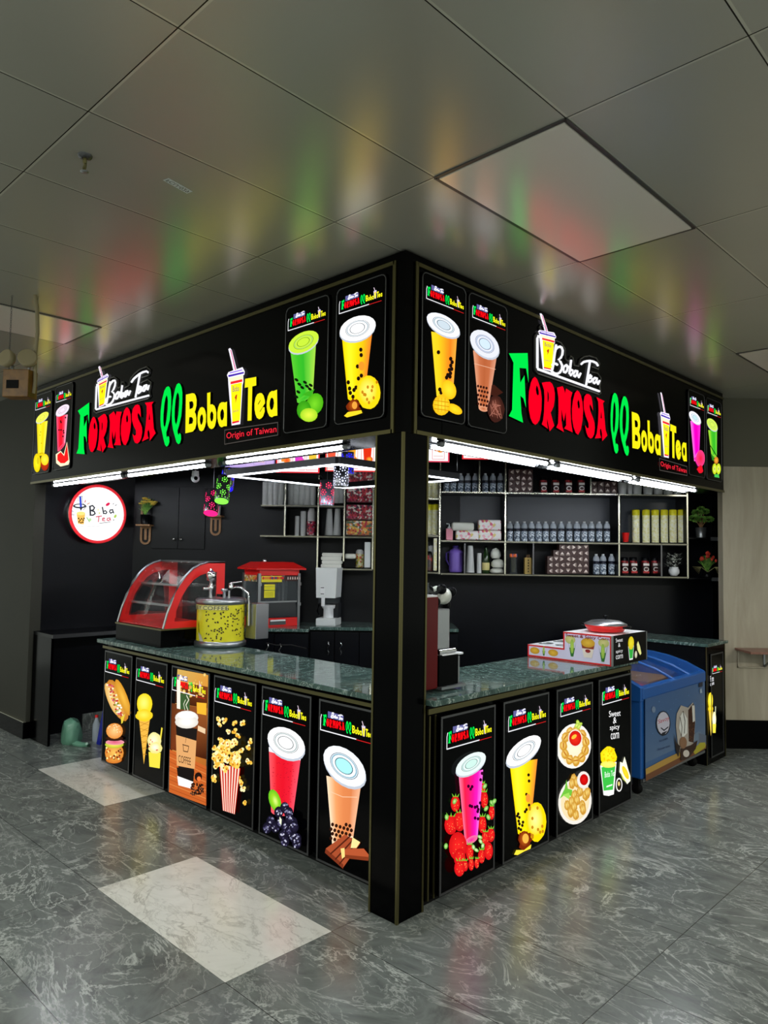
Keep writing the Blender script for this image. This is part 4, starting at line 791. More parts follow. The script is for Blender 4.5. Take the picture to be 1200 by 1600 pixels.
# cupboards on the back wall
def knob_cab(lab, u0, u1, v0, v1, knobs, dy=-.02):
    a0, b0 = FD.px(u0, v1, dy); a1, b1 = FD.px(u1, v0, dy); t = thing('wall_cupboard', lab, 'cupboard', FD, (a0+a1)/2, dy+.018, b0); hw = (a1-a0)/2
    for s in (-1, 1):
        d = MB().box(min(0, s*hw)+.002, max(0, s*hw)-.002, -.018, 0, 0, b1-b0).build('door', M['black_wall'], t, .002)
        MB().lathe([(.004, 0), (.004, -.02), (.014, -.026), (.013, -.036), (.001, -.038)], s*.035, -.018, .10, 12, 'y').build('knob', M['chrome'], d)
knob_cab('flush black double cupboard with two silver knobs on the back wall', 236, 322, 762, 857, 0)
# ================================================================ wall planters
def planter(u, v, d, lab, kind):
    x, z = FD.px(u, v, d); t = thing('planter_shelf', lab, 'wall shelf', FD, x, -.002, z-.19)
    o_ = [(.055*math.cos(q), .055+.055*math.sin(q)) for q in [pi+i*pi/10 for i in range(11)]]
    outer = o_+[(.055, .19), (-.055, .19)]; inner = [(p[0]*.62, .055+(p[1]-.055)*.62) for p in o_]+[(.034, .165), (-.034, .165)]
    b = MB().prism(outer, -.016, 0, [inner]); b.box(-.012, .012, -.016, 0, .05, .17); b.box(-.055, -.035, -.016, 0, .19, .42); b.build('bracket', M['brown_wood'], t)
    MB().box(-.06, .085, -.15, 0, .19, .205).build('shelf', M['brown_wood'], t)
    p = thing('potted_plant', 'bushy yellow flowered plant in a black pot on the wooden wall shelf' if kind else 'small dark leafy plant in a white pot on the wall shelf by the pink lantern', 'plant', FD, x+.02, -.10, z+.015)
    MB().lathe([(.042, 0), (.05, .10), (.046, .10), (.044, .085)], n=16).build('pot', M['black_mid' if kind else 'white'], p)
    st = MB(); fl = MB()
    for i in range(46):
        q, s_ = rnd(0, 2*pi), rnd(.3, 1); h = rnd(.10, .2); st.tube([(0, 0, .085), (.03*s_*math.cos(q), .03*s_*math.sin(q), .085+h*.5), (.085*s_*math.cos(q), .055*s_*math.sin(q), .085+h*rnd(.7, 1))], .0045, 4, False, .001)
    if kind:
        for i in range(15):
            q, s_ = rnd(0, 2*pi), rnd(.2, 1); c = (.12*s_*math.cos(q)+.01, .05*s_*math.sin(q), .25+rnd(-.03, .03)-.03*s_); st.tube([(0, 0, .1), (c[0]*.6, c[1]*.6, .19), c], .002, 4, False)
            fl.lathe([(.001, .012), (.026, .008), (.03, .0), (.015, -.006), (.001, -.008)], *c, n=8)
        fl.build('flowers', M['petal'], p)
    st.build('foliage', M['leaf' if kind else 'dark_leaf'], p)
planter(226, 822, -.05, 'looped wooden wall shelf holding the yellow flowered plant', 1)
planter(336, 808, -.05, 'looped wooden wall shelf holding the white pot', 0)
# ================================================================ back counter
def backcounter(lab, lt, u0, u1, dep, ztop, doors, top='marble'):
    a0, a1 = (u0-600)/FPX*(BD+dep), (u1-600)/FPX*(BD+dep); t = thing('base_cabinet', lab, 'cabinet', FD, (a0+a1)/2, dep, 0); hw = (a1-a0)/2
    MB().box(-hw, hw, .02, -dep-.01, 0, ztop-.03).build('carcass', M['black_mid'], t)
    n = doors
    for i in range(n):
        x0_ = -hw+2*hw*i/n; x1_ = x0_+2*hw/n; d = MB().box(x0_+.004, x1_-.004, 0, .02, .08, ztop-.05).build('door', M['black_wall'], t, .002)
        hx = x1_-.06 if i % 2 == 0 else x0_+.06; hb = MB().tube([(hx, -.004, ztop-.14), (hx+.01, -.025, ztop-.17), (hx-.008, -.03, ztop-.2), (hx+.01, -.025, ztop-.235), (hx, -.004, ztop-.26)], .007, 6); hb.build('handle', M['chrome'], d)
    solo('countertop', MB().box(-hw, hw, -.03, -dep-.005, 0, .03), M['marble'], lt, 'countertop', FD, (a0+a1)/2, dep, ztop-.029, bevel=.004)
backcounter('black base cabinet under the popcorn machine', 'dark marble worktop under the popcorn machine', 380, 486, -.66, 1.04, 2)
backcounter('black base cabinet under the white dispenser', 'dark marble worktop under the white dispenser', 488, 718, -.55, 1.05, 6)
# ================================================================ chest freezer and far cabinet
t = thing('chest_freezer', 'blue chest freezer with curved glass lid and ice cream poster', 'freezer', FR, 3.225, 0, 0)
prof = [(.62, .13), (.62, .93), (.45, .925), (.30, .90), (.15, .86), (.0, .78), (0, .13)]
hw = .60; body = MB().box(-hw+.01, hw-.01, .012, .62, .13, .72); body.build('body', M['blue'], t, .01)
topc = [(.0, .80), (.15, .865), (.30, .905), (.45, .925), (.63, .93)]
for s in (-1, 1):
    m = MB(); m.prismx([(0, .70)]+topc+[(.63, .70)], s*hw-.03, s*hw+.03 if s < 0 else s*hw+.0); m.build('side_cheek', M['blue'], t, .006)
MB().box(-hw, hw, -.012, .05, .71, .80).build('front_rim', M['blue'], t, .012)
MB().box(-hw, hw, .58, .64, .70, .93).build('back_rim', M['blue'], t, .01)
gl = MB(); P = [(y, z-.012) for y, z in topc]
gl.add([(x, p[0], p[1]) for p in P for x in (-hw+.03, hw-.03)], [(2*i, 2*i+1, 2*i+3, 2*i+2) for i in range(len(P)-1)], True); o = gl.build('glass_lid', M['glass'], t)
so = o.modifiers.new('s', 'SOLIDIFY'); so.thickness = .005
fr_ = MB()
for x in (-.02, .30): fr_.tube([(x, p[0], p[1]+.004) for p in P], .012, 8)
fr_.build('lid_frame', M['blue'], t)
MB().box(-hw+.03, hw-.03, .05, .58, .70, .715).build('inner_liner', M['offwhite'], t)
bx = MB(); bx.box(-.50, -.2, .12, .42, .715, .75).build('ice_cream_packs', M['magenta'], t); MB().box(-.15, .30, .15, .5, .715, .77).build('cardboard_tray', M['tan'], t)
for s in (-1, 1):
    for yy in (.08, .55): f = MB(); f.box(s*.52-.02, s*.52+.02, yy-.02, yy+.02, .04, .13); f.lathe([(.001, -.012), (.04, -.012), (.04, .012), (.001, .012)], s*.52, yy, .04, 14, 'x').build('caster', M['black_matte'], t)
MB().box(-hw+.01, hw-.01, -.002, .012, .115, .135).build('base_trim', M['alu'], t)
c7 = crop(980, 980, 5.332)
a = Art(lambda p, q: (FR.px(*c7(p, q), -.002)[0]-3.225, FR.px(*c7(p, q), -.002)[1]), .00015)
a.poly([(148,555),(645,392),(652,1005),(150,1280)],(62,98,148)); a.quad([(148,555),(645,392),(650,900),(150,1130)],[(58,94,146),(66,102,152),(112,132,162),(84,112,150)])
for _ in range(26): a.E(rnd(170,630),rnd(560,900),rnd(3,7),rnd(3,7),(90,130,180))
a.E(215,685,16,26,(120,140,170)); a.poly([(148,1180),(300,1100),(430,1040),(652,960),(652,1005),(150,1230)],(190,150,70)); a.poly([(148,1230),(430,1085),(652,985),(652,1010),(150,1282)],(120,72,40)); a.E(590,930,42,60,(120,140,165)); a.poly([(590,880),(652,900),(652,975),(590,990)],(110,120,140))
a.poly([(540,1030),(600,960),(645,960),(645,1000),(560,1060)],(190,180,50))
a.E(295,800,60,104,(24,26,40)); a.E(295,798,52,94,(210,208,225)); a.poly([(280,880),(330,860),(290,908)],(24,26,40)); a.text('Savoy',(250,770),(342,735),(252,815),(200,40,60)); a.stroke([(275,838),(300,858),(335,830)],.01,(24,26,40))
a.text('ice cream',(262,935),(330,912),(264,955),(20,40,90)); a.text('discover more',(245,1010),(350,975),(247,1030),(20,44,96)); a.poly([(590,458),(622,448),(622,492),(592,500)],(16,24,50)); a.poly([(598,520),(612,505),(618,545),(600,550)],(170,190,210))
a.poly([(398,820),(405,720),(440,650),(500,670),(540,625),(556,660),(560,780),(550,940),(530,1030),(480,1090),(440,1070),(415,980)],(190,180,170))
a.poly([(500,690),(545,630),(558,800),(545,960),(505,950)],(70,40,26)); [a.E(rnd(505,550),rnd(700,950),4,5,(120,80,50)) for _ in range(20)]
a.poly([(430,740),(455,700),(490,760),(490,880),(450,920),(420,840)],(240,240,235)); a.stroke([(455,700),(470,780),(465,880)],.012,(50,26,18)); a.stroke([(430,750),(445,830),(440,900)],.01,(60,30,20)); a.poly([(528,650),(548,650),(552,780),(535,790)],(235,232,225))
a.poly([(380,880),(400,960),(430,990),(415,1080),(395,1020)],(40,24,18)); a.poly([(430,1010),(520,980),(575,940),(560,1010),(500,1090),(435,1110)],(60,34,22)); a.E(480,1050,26,30,(225,215,205)); a.E(455,960,30,50,(150,110,80))
a.build('poster', M['ink'], t, -.003)
t = thing('end_cabinet', 'black end cabinet beyond the freezer with an ice cream cone panel', 'cabinet', FR, 4.08, 0, 0)
MB().box(-.235, .21, .0, 1.3, 0, 1.0).build('carcass', M['black_mid'], t); MB().box(-.235, .21, -.004, 0, .0, .998).build('front_board', M['black'], t)
for a_, b_ in ((-.235, -.225), (.2, .21)): MB().box(a_, b_, -.008, -.004, .0, .998).build('metal_edging', M['gold'], t)
solo('countertop', MB().box(-.255, .225, -.03, 1.3, 0, .025), M['marble'], 'dark marble worktop on the end cabinet by the oak wall', 'countertop', FR, 4.08, 0, 1.0, bevel=.003)
def rz(u, v): return FR.px(u, v, -.02)
x0_, x1_ = rz(1104.5, 1100)[0], rz(1126, 1100)[0]
lightbox('narrow lightbox with ice cream cone and sundae beside the freezer', FR, 3.93, 4.22, .05, .93, -.012, art_farcone, crop(1095, 1020, 11.43), (.12, .82, .78), grp='lightbox doors along the right counter', dep=.007)
# wall shelf on the oak wall
t = thing('wall_table', 'small reddish wooden shelf table with folding bracket on the oak wall', 'wall table', FD, 3.6, RW-.002, .905)
MB().box(-.30, 1.2, -.30, 0, 0, .022).build('table_top', M['red_wood'], t, .003); MB().box(-.28, -.27, -.02, 0, -.16, 0).box(-.28, 1.2, -.02, 0, -.16, -.15).build('wall_batten', M['laminate'], t)
for x in (-.03, .6):
    b = MB(); b.bar((x, -.01, -.15), (x, -.25, -.004), .012, .018); b.box(x-.008, x+.008, -.012, 0, -.16, 0); b.build('bracket', M['alu'], t)
# ================================================================ shelves on the back wall
SF = -.30; IY = -.17
def DX(u, dep=SF): return (u-600)/FPX*(BD+dep)
def DZ(u, v, dep=SF): return FD.px(u, v, dep)[1]
M['alu_dim'] = mat('dull_trim', (120, 118, 104), .35, .85)
def unit(lab, rows, ups, x0, x1):
    """rows: (u0,u1,v)  ups: (u,v0,v1), measured at the front edge"""
    zb = min(DZ(r[0], r[2]) for r in rows); cx = (DX(x0)+DX(x1))/2; t = thing('shelf_unit', lab, 'shelving', FD, cx, 0, zb)
    for u0, u1, v in rows:
        z = DZ((u0+u1)/2, v)-zb; a_, b_ = DX(u0)-cx, DX(u1)-cx; s = MB().box(a_, b_, SF+.006, -.002, z-.022, z-.002).build('shelf', M['black_mid'], t)
        MB().box(a_, b_, SF, SF+.006, z-.014, z).build('shelf_edging', M['bright_trim' if v < 780 else 'alu_dim'], s)
    for u, v0, v1 in ups:
        z0_, z1_ = DZ(u, v1)-zb, DZ(u, v0)-zb; x = DX(u)-cx; s = MB().box(x-.006, x+.006, SF+.008, -.004, z0_-.02, z1_).build('upright', M['black_mid'], t)
        MB().box(x-.007, x+.007, SF+.0, SF+.007, z0_-.012, z1_).build('upright_edging', M['dark_alu'] if v0 > 830 else M['bright_trim'], s)
    return t
unit('black shelving with clear cup stacks left of the post', [(407, 539, 789.5), (407, 583, 837.5), (497, 583, 888.5)], [(445, 750, 837), (497, 742, 888), (538, 742, 875), (583, 720, 888)], 407, 583)
unit('black shelving column of yellow cups right of the post', [(600, 688, 778), (600, 688, 836), (600, 688, 893.5)], [(687.5, 715, 895)], 600, 688)
unit('long black shelving with bottles, tissues and chocolate boxes', [(690, 1075, 770.5), (690, 1075, 847), (690, 1075, 898.5)], [(749, 720, 768), (790, 722, 897), (727, 849, 895), (834, 849, 897), (968, 772, 899), (924, 740, 770), (1034, 850, 900), (1075, 765, 902)], 690, 1075)
for u0, u1, l_ in ((719, 789, 'slate back panel painted with tube light behind the tissue packs'), (793, 967, 'slate back panel painted with tube light behind the long bottle row'), (971, 1074, 'slate back panel painted with tube light behind the tall yellow cups')):
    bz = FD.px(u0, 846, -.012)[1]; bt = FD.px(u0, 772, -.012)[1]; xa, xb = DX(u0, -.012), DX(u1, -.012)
    solo('back_panel', MB().box(-(xb-xa)/2, (xb-xa)/2, 0, .008, 0, bt-bz), M['lightened'], l_, 'panel', FD, (xa+xb)/2, -.012, bz)  # added panel, its lighter tone stands in for the tubes lighting this compartment
tt = thing('display_shelf', 'upper black niche shelf with white end holding the green bonsai', 'shelf', FD, DX(1103), 0, DZ(1103, 840)); w_ = DX(1126)-DX(1103)
MB().box(-w_*1.1, w_, SF, -.002, -.015, -.001).build('board', M['black_mid'], tt); MB().box(w_*.35, w_, SF-.01, SF, -.03, .005).build('end_plate', M['alu'], tt)
tt = thing('display_shelf', 'lower black niche shelf holding the red flowers', 'shelf', FD, DX(1103), 0, DZ(1103, 903))
MB().box(-w_*1.1, w_, SF, -.002, -.015, -.001).build('board', M['black_mid'], tt); MB().box(w_*.38, w_*1.05, SF-.01, SF, -.03, .005).build('end_plate', M['alu'], tt)
ORD = ['first', 'second', 'third', 'fourth', 'fifth', 'sixth', 'seventh', 'eighth', 'ninth', 'tenth', 'eleventh', 'twelfth', 'thirteenth', 'fourteenth', 'fifteenth', 'sixteenth']
def putrow(proto, us, v, labf, grp, cat, y=IY, jit=.0):
    for i, u in enumerate(us):
        o = copy_tree(proto); x, z = FD.px(u, v, y); zz = FD.px(u, v, SF)[1]; pose(o, FD, DX(u, y), y+rnd(-jit, jit), zz, rnd(-20, 20)); tag(o, labf(i), cat, grp)
        o.scale = (1, 1, 1)
    return
def root(name): o = bpy.data.objects.new(name, None); COL.objects.link(o); return o
def kill(o):
    for c in list(o.children): kill(c)
    bpy.data.objects.remove(o)
# water bottle
b = root('water_bottle'); pr = [(.028, 0), (.033, .006)]
for k in range(7): pr += [(.033, .014+k*.012), (.0305, .020+k*.012)]
pr += [(.033, .10), (.031, .105)]
MB().lathe(pr, n=14).build('bottle_body', M['bottle_sparkle'], b); MB().lathe([(.028, .104), (.0275, .108), (.0275, .130), (.029, .134)], n=14).build('label', M['navy_label'], b)
MB().lathe([(.031, .133), (.033, .140), (.032, .155), (.026, .176), (.014, .190), (.013, .194)], n=14).build('shoulder', M['clear'], b); MB().lathe([(.0145, .192), (.0145, .204), (.001, .205)], n=12).build('cap', M['cupclear'], b)
for u0, lst, v, lf, g in ((0, [797, 808.3, 819.6, 831, 842, 853, 864.7, 877.3, 890, 902, 913.3, 924.7, 936.7, 948.7], 846, lambda i: '%s water bottle from the left in the long middle shelf row' % ORD[i], 'water bottles on the middle shelf'),
    (0, [697, 708, 719.5, 731, 742.5, 758, 770, 782], 769.5, lambda i: '%s clear bottle from the left on the top right shelf' % ORD[i], 'clear bottles on the top shelf'),
    (0, [932, 942.7, 956], 898, lambda i: '%s clear bottle from the left beside the chocolate boxes' % ORD[i], 'clear bottles on the bottom shelf')):
    putrow(b, lst, v, lf, g, 'bottle')
kill(b)
# stacks of cups
def stack_proto(name, h, r0, r1, m, n_, top=None):
    b = root(name); pr = []
    for k in range(n_): z = h*k/n_; rr = r0+(r1-r0)*k/n_; pr += [(rr, z), (rr*.965, z+h/n_*.25), (rr*.955, z+h/n_*.9)]
    pr += [(r1*.9, h), (r1*.75, h+.002)]; MB().lathe(pr, n=14).build('stacked_cups', M[m], b)
    if top: MB().lathe([(r1*.98, h-.02), (r1*.98, h+.0), (r1*.7, h+.03), (.004, h+.045)], n=14).build('sleeve_end', M[top], b)
    return b
b = stack_proto('cup_stack', .235, .033, .033, 'cupclear', 16)
putrow(b, [414, 422.3, 430.6, 438.8], 788, lambda i: '%s stack of clear plastic cups on the top left shelf' % ORD[i], 'clear cup stacks on the top left shelf', 'cups')
putrow(b, [453, 461.8, 470.6, 479.5, 488.5], 788, lambda i: '%s stack of clear cups between the two left dividers' % ORD[i], 'clear cup stacks on the top left shelf', 'cups')
putrow(b, [504, 515, 525.5, 533.5], 785, lambda i: '%s clear cup stack behind the hanging lanterns' % ORD[i], 'clear cup stacks behind the lanterns', 'cups'); kill(b)
b = stack_proto('cup_stack', .27, .046, .028, 'cupclear', 22)
putrow(b, [514.5, 527.5], 836, lambda i: 'tall tapered stack of clear cups, %s beside the candy bins' % ('left one' if i == 0 else 'right one'), 'tapered cup stacks', 'cups')
putrow(b, [735.5], 895, lambda i: 'tall tapered stack of clear cups by the green bottle', 'tapered cup stacks', 'cups'); kill(b)
b = stack_proto('cup_stack', .20, .024, .024, 'cupclear', 16)
putrow(b, [464.5, 749.5], 837, lambda i: '', 'short cup stacks', 'cups')
L_ = [o for o in COL.objects if o.name.startswith('cup_stack') and o.get('label') is None and o.parent is None and o is not b]
kill(b)
for o, u, v, l in zip(L_, (464.5, 749.5), (837, 896), ('short slim stack of clear cups at left of the lower shelf', 'short slim stack of clear cups left of the green bottle')):
    o['label'] = l; pose(o, FD, DX(u, IY), IY, FD.px(u, v, SF)[1])
b = stack_proto('cup_stack', .25, .028, .030, 'cupclear', 18)
putrow(b, [474], 837, lambda i: 'wide stack of clear cups beside the candy jar', 'short cup stacks', 'cups'); kill(b)
# candy jars
def jar(lab, u, v, r, h, m, lidm='cupclear', y=IY, lidh=.08, cat='jar', grp=None, name='candy_jar'):
    t = thing(name, lab, cat, FD, DX(u, y), y, FD.px(u, v, SF)[1], grp); MB().lathe([(r, 0), (r, h), (r*.9, h+.008)], n=18).build('jar_body', M[m], t); MB().lathe([(r*.92, h+.006), (r*.86, h+lidh*.7), (r*.5, h+lidh)], n=18).build('lid', M[lidm], t); return t
jar('clear jar of red candy between the cup stacks', 487, 836, .048, .135, 'candy_red', 'cupclear', lidh=.14)
jar('jar of yellow sweets with open lid beside the grey box', 563, 887, .045, .13, 'candy_yellow', 'cupclear', lidh=.05)
for i, (v0, v1, m, l) in enumerate(((735, 758, 'candy_red', 'top clear bin of red wrapped candy behind the hanging frame'), (760, 784.5, 'candy_red', 'middle clear bin of red and silver wrapped candy'), (787, 812, 'candy_red', 'lower clear bin of red wrapped candy'), (812, 836.5, 'candy_mix', 'bottom bin of orange and red wrapped candy'))):
    z0_, z1_ = DZ(560, v1), DZ(560, v0); x0_, x1_ = DX(541), DX(581.5); t = thing('candy_bin', l, 'bin', FD, (x0_+x1_)/2, SF+.03, z0_, 'bins of wrapped candy'); w2 = (x1_-x0_)/2
    MB().box(-w2, w2, 0, .22, 0, z1_-z0_-.01).build('wrapped_candy', M[m], t); MB().box(-w2, w2, -.004, 0, 0, .012).build('bin_lip', M['acrylic'], t)
# foam boxes, folded bags
for k in range(4):
    for s in (0, 1):
        x = DX(510.5+s*15.5); z = DZ(515, 887)+k*.037; t = thing('takeout_box', '%s foam takeout box from the bottom, %s pile above the dispenser' % (ORD[k], 'left' if s == 0 else 'right'), 'box', FD, x+.01*(k % 2), SF+.11, z, 'foam takeout boxes')
        MB().prism([(-.048, 0), (.048, 0), (.055, .018), (.048, .035), (-.048, .035), (-.055, .018)], -.06, .06).build('shell', M['foam'], t, .003)
def slab(name, lab, cat, u0, u1, v0, v1, m, d=.14, y=SF+.03, bev=.003, grp=None):
    z0_, z1_ = DZ((u0+u1)/2, v1), DZ((u0+u1)/2, v0); a_, b_ = DX(u0), DX(u1)
    return solo(name, MB().box(-(b_-a_)/2, (b_-a_)/2, 0, d, 0, z1_-z0_), M[m], lab, cat, FD, (a_+b_)/2, y, z0_, grp, 0, bev)
t = slab('paper_stack', 'loose white paper lying on the foam boxes', 'paper', 507, 537, 864.5, 866, 'foam', .12)
slab('black_box', 'black box under crumpled paper beside the foam boxes', 'box', 539, 556, 874, 887, 'black_matte')
o = slab('crumpled_paper', 'crumpled white paper on top of the black box', 'paper', 539, 557, 865, 873.5, 'white_bag', .12, bev=.02)
slab('grey_carton', 'upright pale grey carton at the right end of the left shelving', 'box', 570.5, 580, 847, 887, 'offwhite', .18)
# yellow popcorn cups
def ycup(h, n_=14, r=.037):
    b = root('yellow_cup_stack'); pr = []
    for k in range(n_): z = h*k/n_; pr += [(r, z), (r*.97, z+h/n_*.3), (r*.965, z+h/n_*.95)]
    MB().lathe(pr, n=16).build('cups', M['cupyellow'], b); MB().lathe([(r*1.02, h-.05), (r*1.03, h), (r*.9, h+.008), (r*.3, h+.012)], n=16).build('top_cup', M['yellow_print'], b); return b
M['cupyellow'] = speckle('yellow_popcorn_cup', [(248, 246, 206), (250, 249, 226), (244, 240, 172), (250, 248, 214)], 60, .5)
b = ycup(.325); putrow(b, [994, 1010, 1024.3, 1038.5, 1052, 1065.5], 847.5, lambda i: '%s tall yellow cup stack from the left near the bonsai' % ORD[i], 'tall yellow cup stacks', 'cups'); kill(b)
b = ycup(.30, 12, .034); putrow(b, [640, 650.5, 660.5, 670.5, 680.5], 835, lambda i: '%s yellow cup stack from left in the lower yellow row' % ORD[i], 'lower row of yellow cups', 'cups'); kill(b)
b = ycup(.21, 9, .034); putrow(b, [640, 650.5, 660.5, 670.5, 680.5], 777, lambda i: '%s yellow cup stack from left in the upper yellow row' % ORD[i], 'upper row of yellow cups', 'cups'); kill(b)
# jars right of the post
for u, v, r, h, m, lm, y, l in ((651, 892, .045, .05, 'offwhite', 'foam', -.24, 'low white tub at the foot of the jars'), (661, 892, .04, .06, 'offwhite', 'white', -.25, 'second low white tub beside the coffee jar'), (671, 892, .038, .15, 'coffee_wrap', 'black_mid', -.22, 'coffee jar with dark lid right of the post'),
    (656, 892, .04, .19, 'candy_mix', 'black_mid', -.13, 'amber jar behind the white tubs'), (665, 892, .036, .26, 'cupclear', 'offwhite', -.07, 'tall clear jar with stacked grey cups at the back'), (675, 892, .036, .21, 'offwhite', 'white', -.07, 'white capped jar at the back beside the yellow sleeve')):
    jar(l, u, v, r, h, m, lm, y, .045, grp='assorted jars right of the post')
slab('yellow_sleeve', 'tall yellow sleeve standing at the right of the jars', 'packaging', 679, 684, 841, 892, 'cupyellow', .1)
# coffee jars
def cjar():
    b = root('coffee_jar'); MB().lathe([(.036, 0), (.04, .01), (.04, .12), (.034, .135)], n=18).build('jar_body', M['coffee_wrap'], b); MB().lathe([(.037, .135), (.038, .165), (.03, .17)], n=18).build('lid', M['black_mid'], b)
    a = Art(eps=.0002)
    def cv(x, z): return x, z
    a.poly([(-.030, .085), (.030, .085), (.030, .108), (-.030, .108)], (225, 215, 210)); a.ell((0, .05), (.026, .05), (0, .072), (235, 230, 225), (225, 215, 210)); a.ell((0, .05), (.019, .05), (0, .064), (60, 14, 14)); a.poly([(-.03, .012), (.03, .012), (.03, .03), (-.03, .03)], (190, 30, 34)); a.build('printed_label', M['ink'], b, -.041)
    return b
b = cjar(); bb = lambda us, v, lf, g: putrow(b, us, v, lf, g, 'jar')
bb([849, 868, 888, 908], 769.5, lambda i: '%s coffee jar from left on the top right shelf' % ORD[i], 'coffee jars on the top shelf'); bb([975.5, 989.5, 1008, 1023], 897.5, lambda i: '%s coffee jar from left on the bottom right shelf' % ORD[i], 'coffee jars on the bottom shelf')
for o in list(COL.objects):
    if o.name.startswith('coffee_jar') and o.parent is None: o.rotation_euler.z = FD.a
kill(b)
# chocolate drink boxes, each with its white arrow
def cbox():
    b = root('chocolate_box'); s = .0293; MB().box(-s, s, 0, .10, 0, s*2-.001).build('carton', M['choc'], b, .001); a = Art(eps=.0002)
    a.poly([(-.018, .018), (.018, .018), (0, .042)], (228, 214, 206)); a.poly([(-.02, .008), (.02, .008), (.02, .013), (-.02, .013)], (200, 180, 170)); a.build('printed_arrow', M['ink'], b, -.002); return b
M['choc'] = mat('dark_chocolate_card', (62, 34, 32), .4)
b = cbox(); n = 0
def boxes(u0, cols, rows, vb, du, dv, where, grp):
    for r, c in enumerate(rows):
        for k in range(c):
            o = copy_tree(b); u = u0-(cols-1-(cols-1-k))*du if 0 else u0-k*du; z = DZ(u, vb)+r*.0588
            pose(o, FD, DX(u), SF+.035, z); tag(o, 'dark arrow box, %s from right in the %s row up, %s' % (ORD[k], ORD[r], where), 'box', grp)
            a_ = [c_ for c_ in o.children if c_.name.startswith('printed')][0]; q = random.choice((0, 1, 2, 3)); a_.rotation_euler = (0, q*pi/2, 0); a_.location = {0: (0, -.002, 0), 1: (-.029, -.002, .029), 2: (0, -.002, .058), 3: (.029, -.002, .029)}[q]
boxes(917.5, 7, (7, 7, 7, 6, 5), 896.7, 9.3, 9.4, 'bottom shelf pile', 'chocolate boxes on the bottom shelf')
boxes(829, 4, (4, 4, 4, 4), 769, 9.6, 9.4, 'top shelf pile', 'chocolate boxes beside the top bottles')
boxes(962, 4, (4, 4), 770, 10.4, 9.4, 'right top pile', 'chocolate boxes at the right of the top shelf'); kill(b)
# clear tubs at the right of the top shelf
for i, (u, w2) in enumerate(((978, .045), (990, .03), (1002, .045), (1019, .05), (1035, .05), (1051, .05), (1066, .045))):
    z = DZ(u, 771.5); t = thing('clear_tub', '%s clear plastic tub from left under the far tubes' % ORD[i], 'tub', FD, DX(u), SF+.1, z, 'clear tubs on the top shelf')
    MB().lathe([(w2*.85, 0), (w2, .09), (w2*.96, .095), (w2, .10), (w2*1.0, .12)], n=16).build('tub_body', M['cupclear'], t); MB().lathe([(w2*1.04, .12), (w2*1.04, .128), (w2*.8, .13)], n=16).build('lid', M['clear'], t)
# toiletries
t = thing('soap_bottle', 'pink pump soap bottle left of the tissue packs', 'bottle', FD, DX(702, IY), -.2, DZ(702, 844))
MB().box(-.036, .036, -.025, .025, 0, .12).build('bottle_body', M['pink'], t, .006); MB().lathe([(.018, .12), (.016, .135), (.006, .14), (.006, .165)], n=12).tube([(0, 0, .165), (-.03, 0, .168)], .006, 8).build('pump', M['white'], t)
for u0, u1, v0, v1, l in ((713.5, 750, 829, 843.5, 'floral tissue pack under the crumpled plastic bag'), (749.5, 785, 828.5, 844, 'lower floral tissue pack of the right pair'), (749, 784.5, 812, 828.2, 'upper floral tissue pack of the right pair')):
    slab('tissue_pack', l, 'tissues', u0, u1, v0, v1, 'floral', .12, grp='floral tissue packs', bev=.015)
slab('plastic_wrapped_pack', 'crumpled clear plastic wrapped pack on the left tissues', 'pack', 707, 742, 816, 828.8, 'white_bag', .13, bev=.02)
# bottom shelf things
t = thing('water_jug', 'large purple water jug with handle', 'jug', FD, DX(713, IY), -.18, DZ(713, 894.5))
pr = [(.06, 0), (.072, .02)]+[(.072 if k % 2 else .068, .03+k*.012) for k in range(14)]+[(.072, .20), (.055, .225), (.028, .24)]
MB().lathe(pr, n=20).build('jug_body', M['purple'], t); MB().lathe([(.03, .238), (.032, .265), (.02, .268)], n=16).build('cap', M['dark_purple'], t); MB().tube([(-.06, -.01, .21), (-.098, -.02, .19), (-.1, -.02, .12), (-.066, -.01, .07)], .01, 8).build('handle', M['dark_purple'], t)
t = thing('glass_bottle', 'green glass bottle with pale label on the bottom shelf', 'bottle', FD, DX(760, IY), -.17, DZ(760, 896))
MB().lathe([(.034, 0), (.037, .01), (.037, .13), (.03, .18), (.014, .235), (.013, .262)], n=18).build('bottle_body', M['bottle_green'], t); MB().lathe([(.0375, .03), (.0378, .031), (.0378, .105), (.0375, .106)], n=18).build('label', M['tan_label'] if 'tan_label' in M else mat('pale_label', (208, 196, 130), .5), t); MB().lathe([(.015, .255), (.015, .275), (.002, .276)], n=12).build('cap', M['black_mid'], t)
for i, (u, v1, w2, h, l) in enumerate(((778, 896, .075, .05, 'lowest white plastic bag beside the green bottle'), (779, 887, .07, .085, 'middle puffy white plastic bag beside the green bottle'), (775, 872.5, .05, .10, 'top crumpled white plastic bag beside the green bottle'))):
    m = MB(); n_ = 14; R = [(.7, 0), (1, .2), (1, .55), (.7, .85), (.2, 1)]; m.add([(w2*r*(1+.12*math.sin(k*2.1+j*1.3))*math.cos(2*pi*k/n_), w2*.7*r*math.sin(2*pi*k/n_), h*z+(.006*math.sin(k*3+j) if j else 0)) for j, (r, z) in enumerate(R) for k in range(n_)], [(j*n_+k, j*n_+(k+1) % n_, (j+1)*n_+(k+1) % n_, (j+1)*n_+k) for j in range(4) for k in range(n_)]+[tuple(4*n_+k for k in range(n_))], True)
    solo('plastic_bag', m, M['white_bag'], l, 'bag', FD, DX(u, -.18), -.19, DZ(u, v1), 'white bags on the bottom shelf')
t = thing('straw_holder', 'clear holder of blue and orange capped stirrers', 'holder', FD, DX(802, IY), -.2, DZ(802, 897))
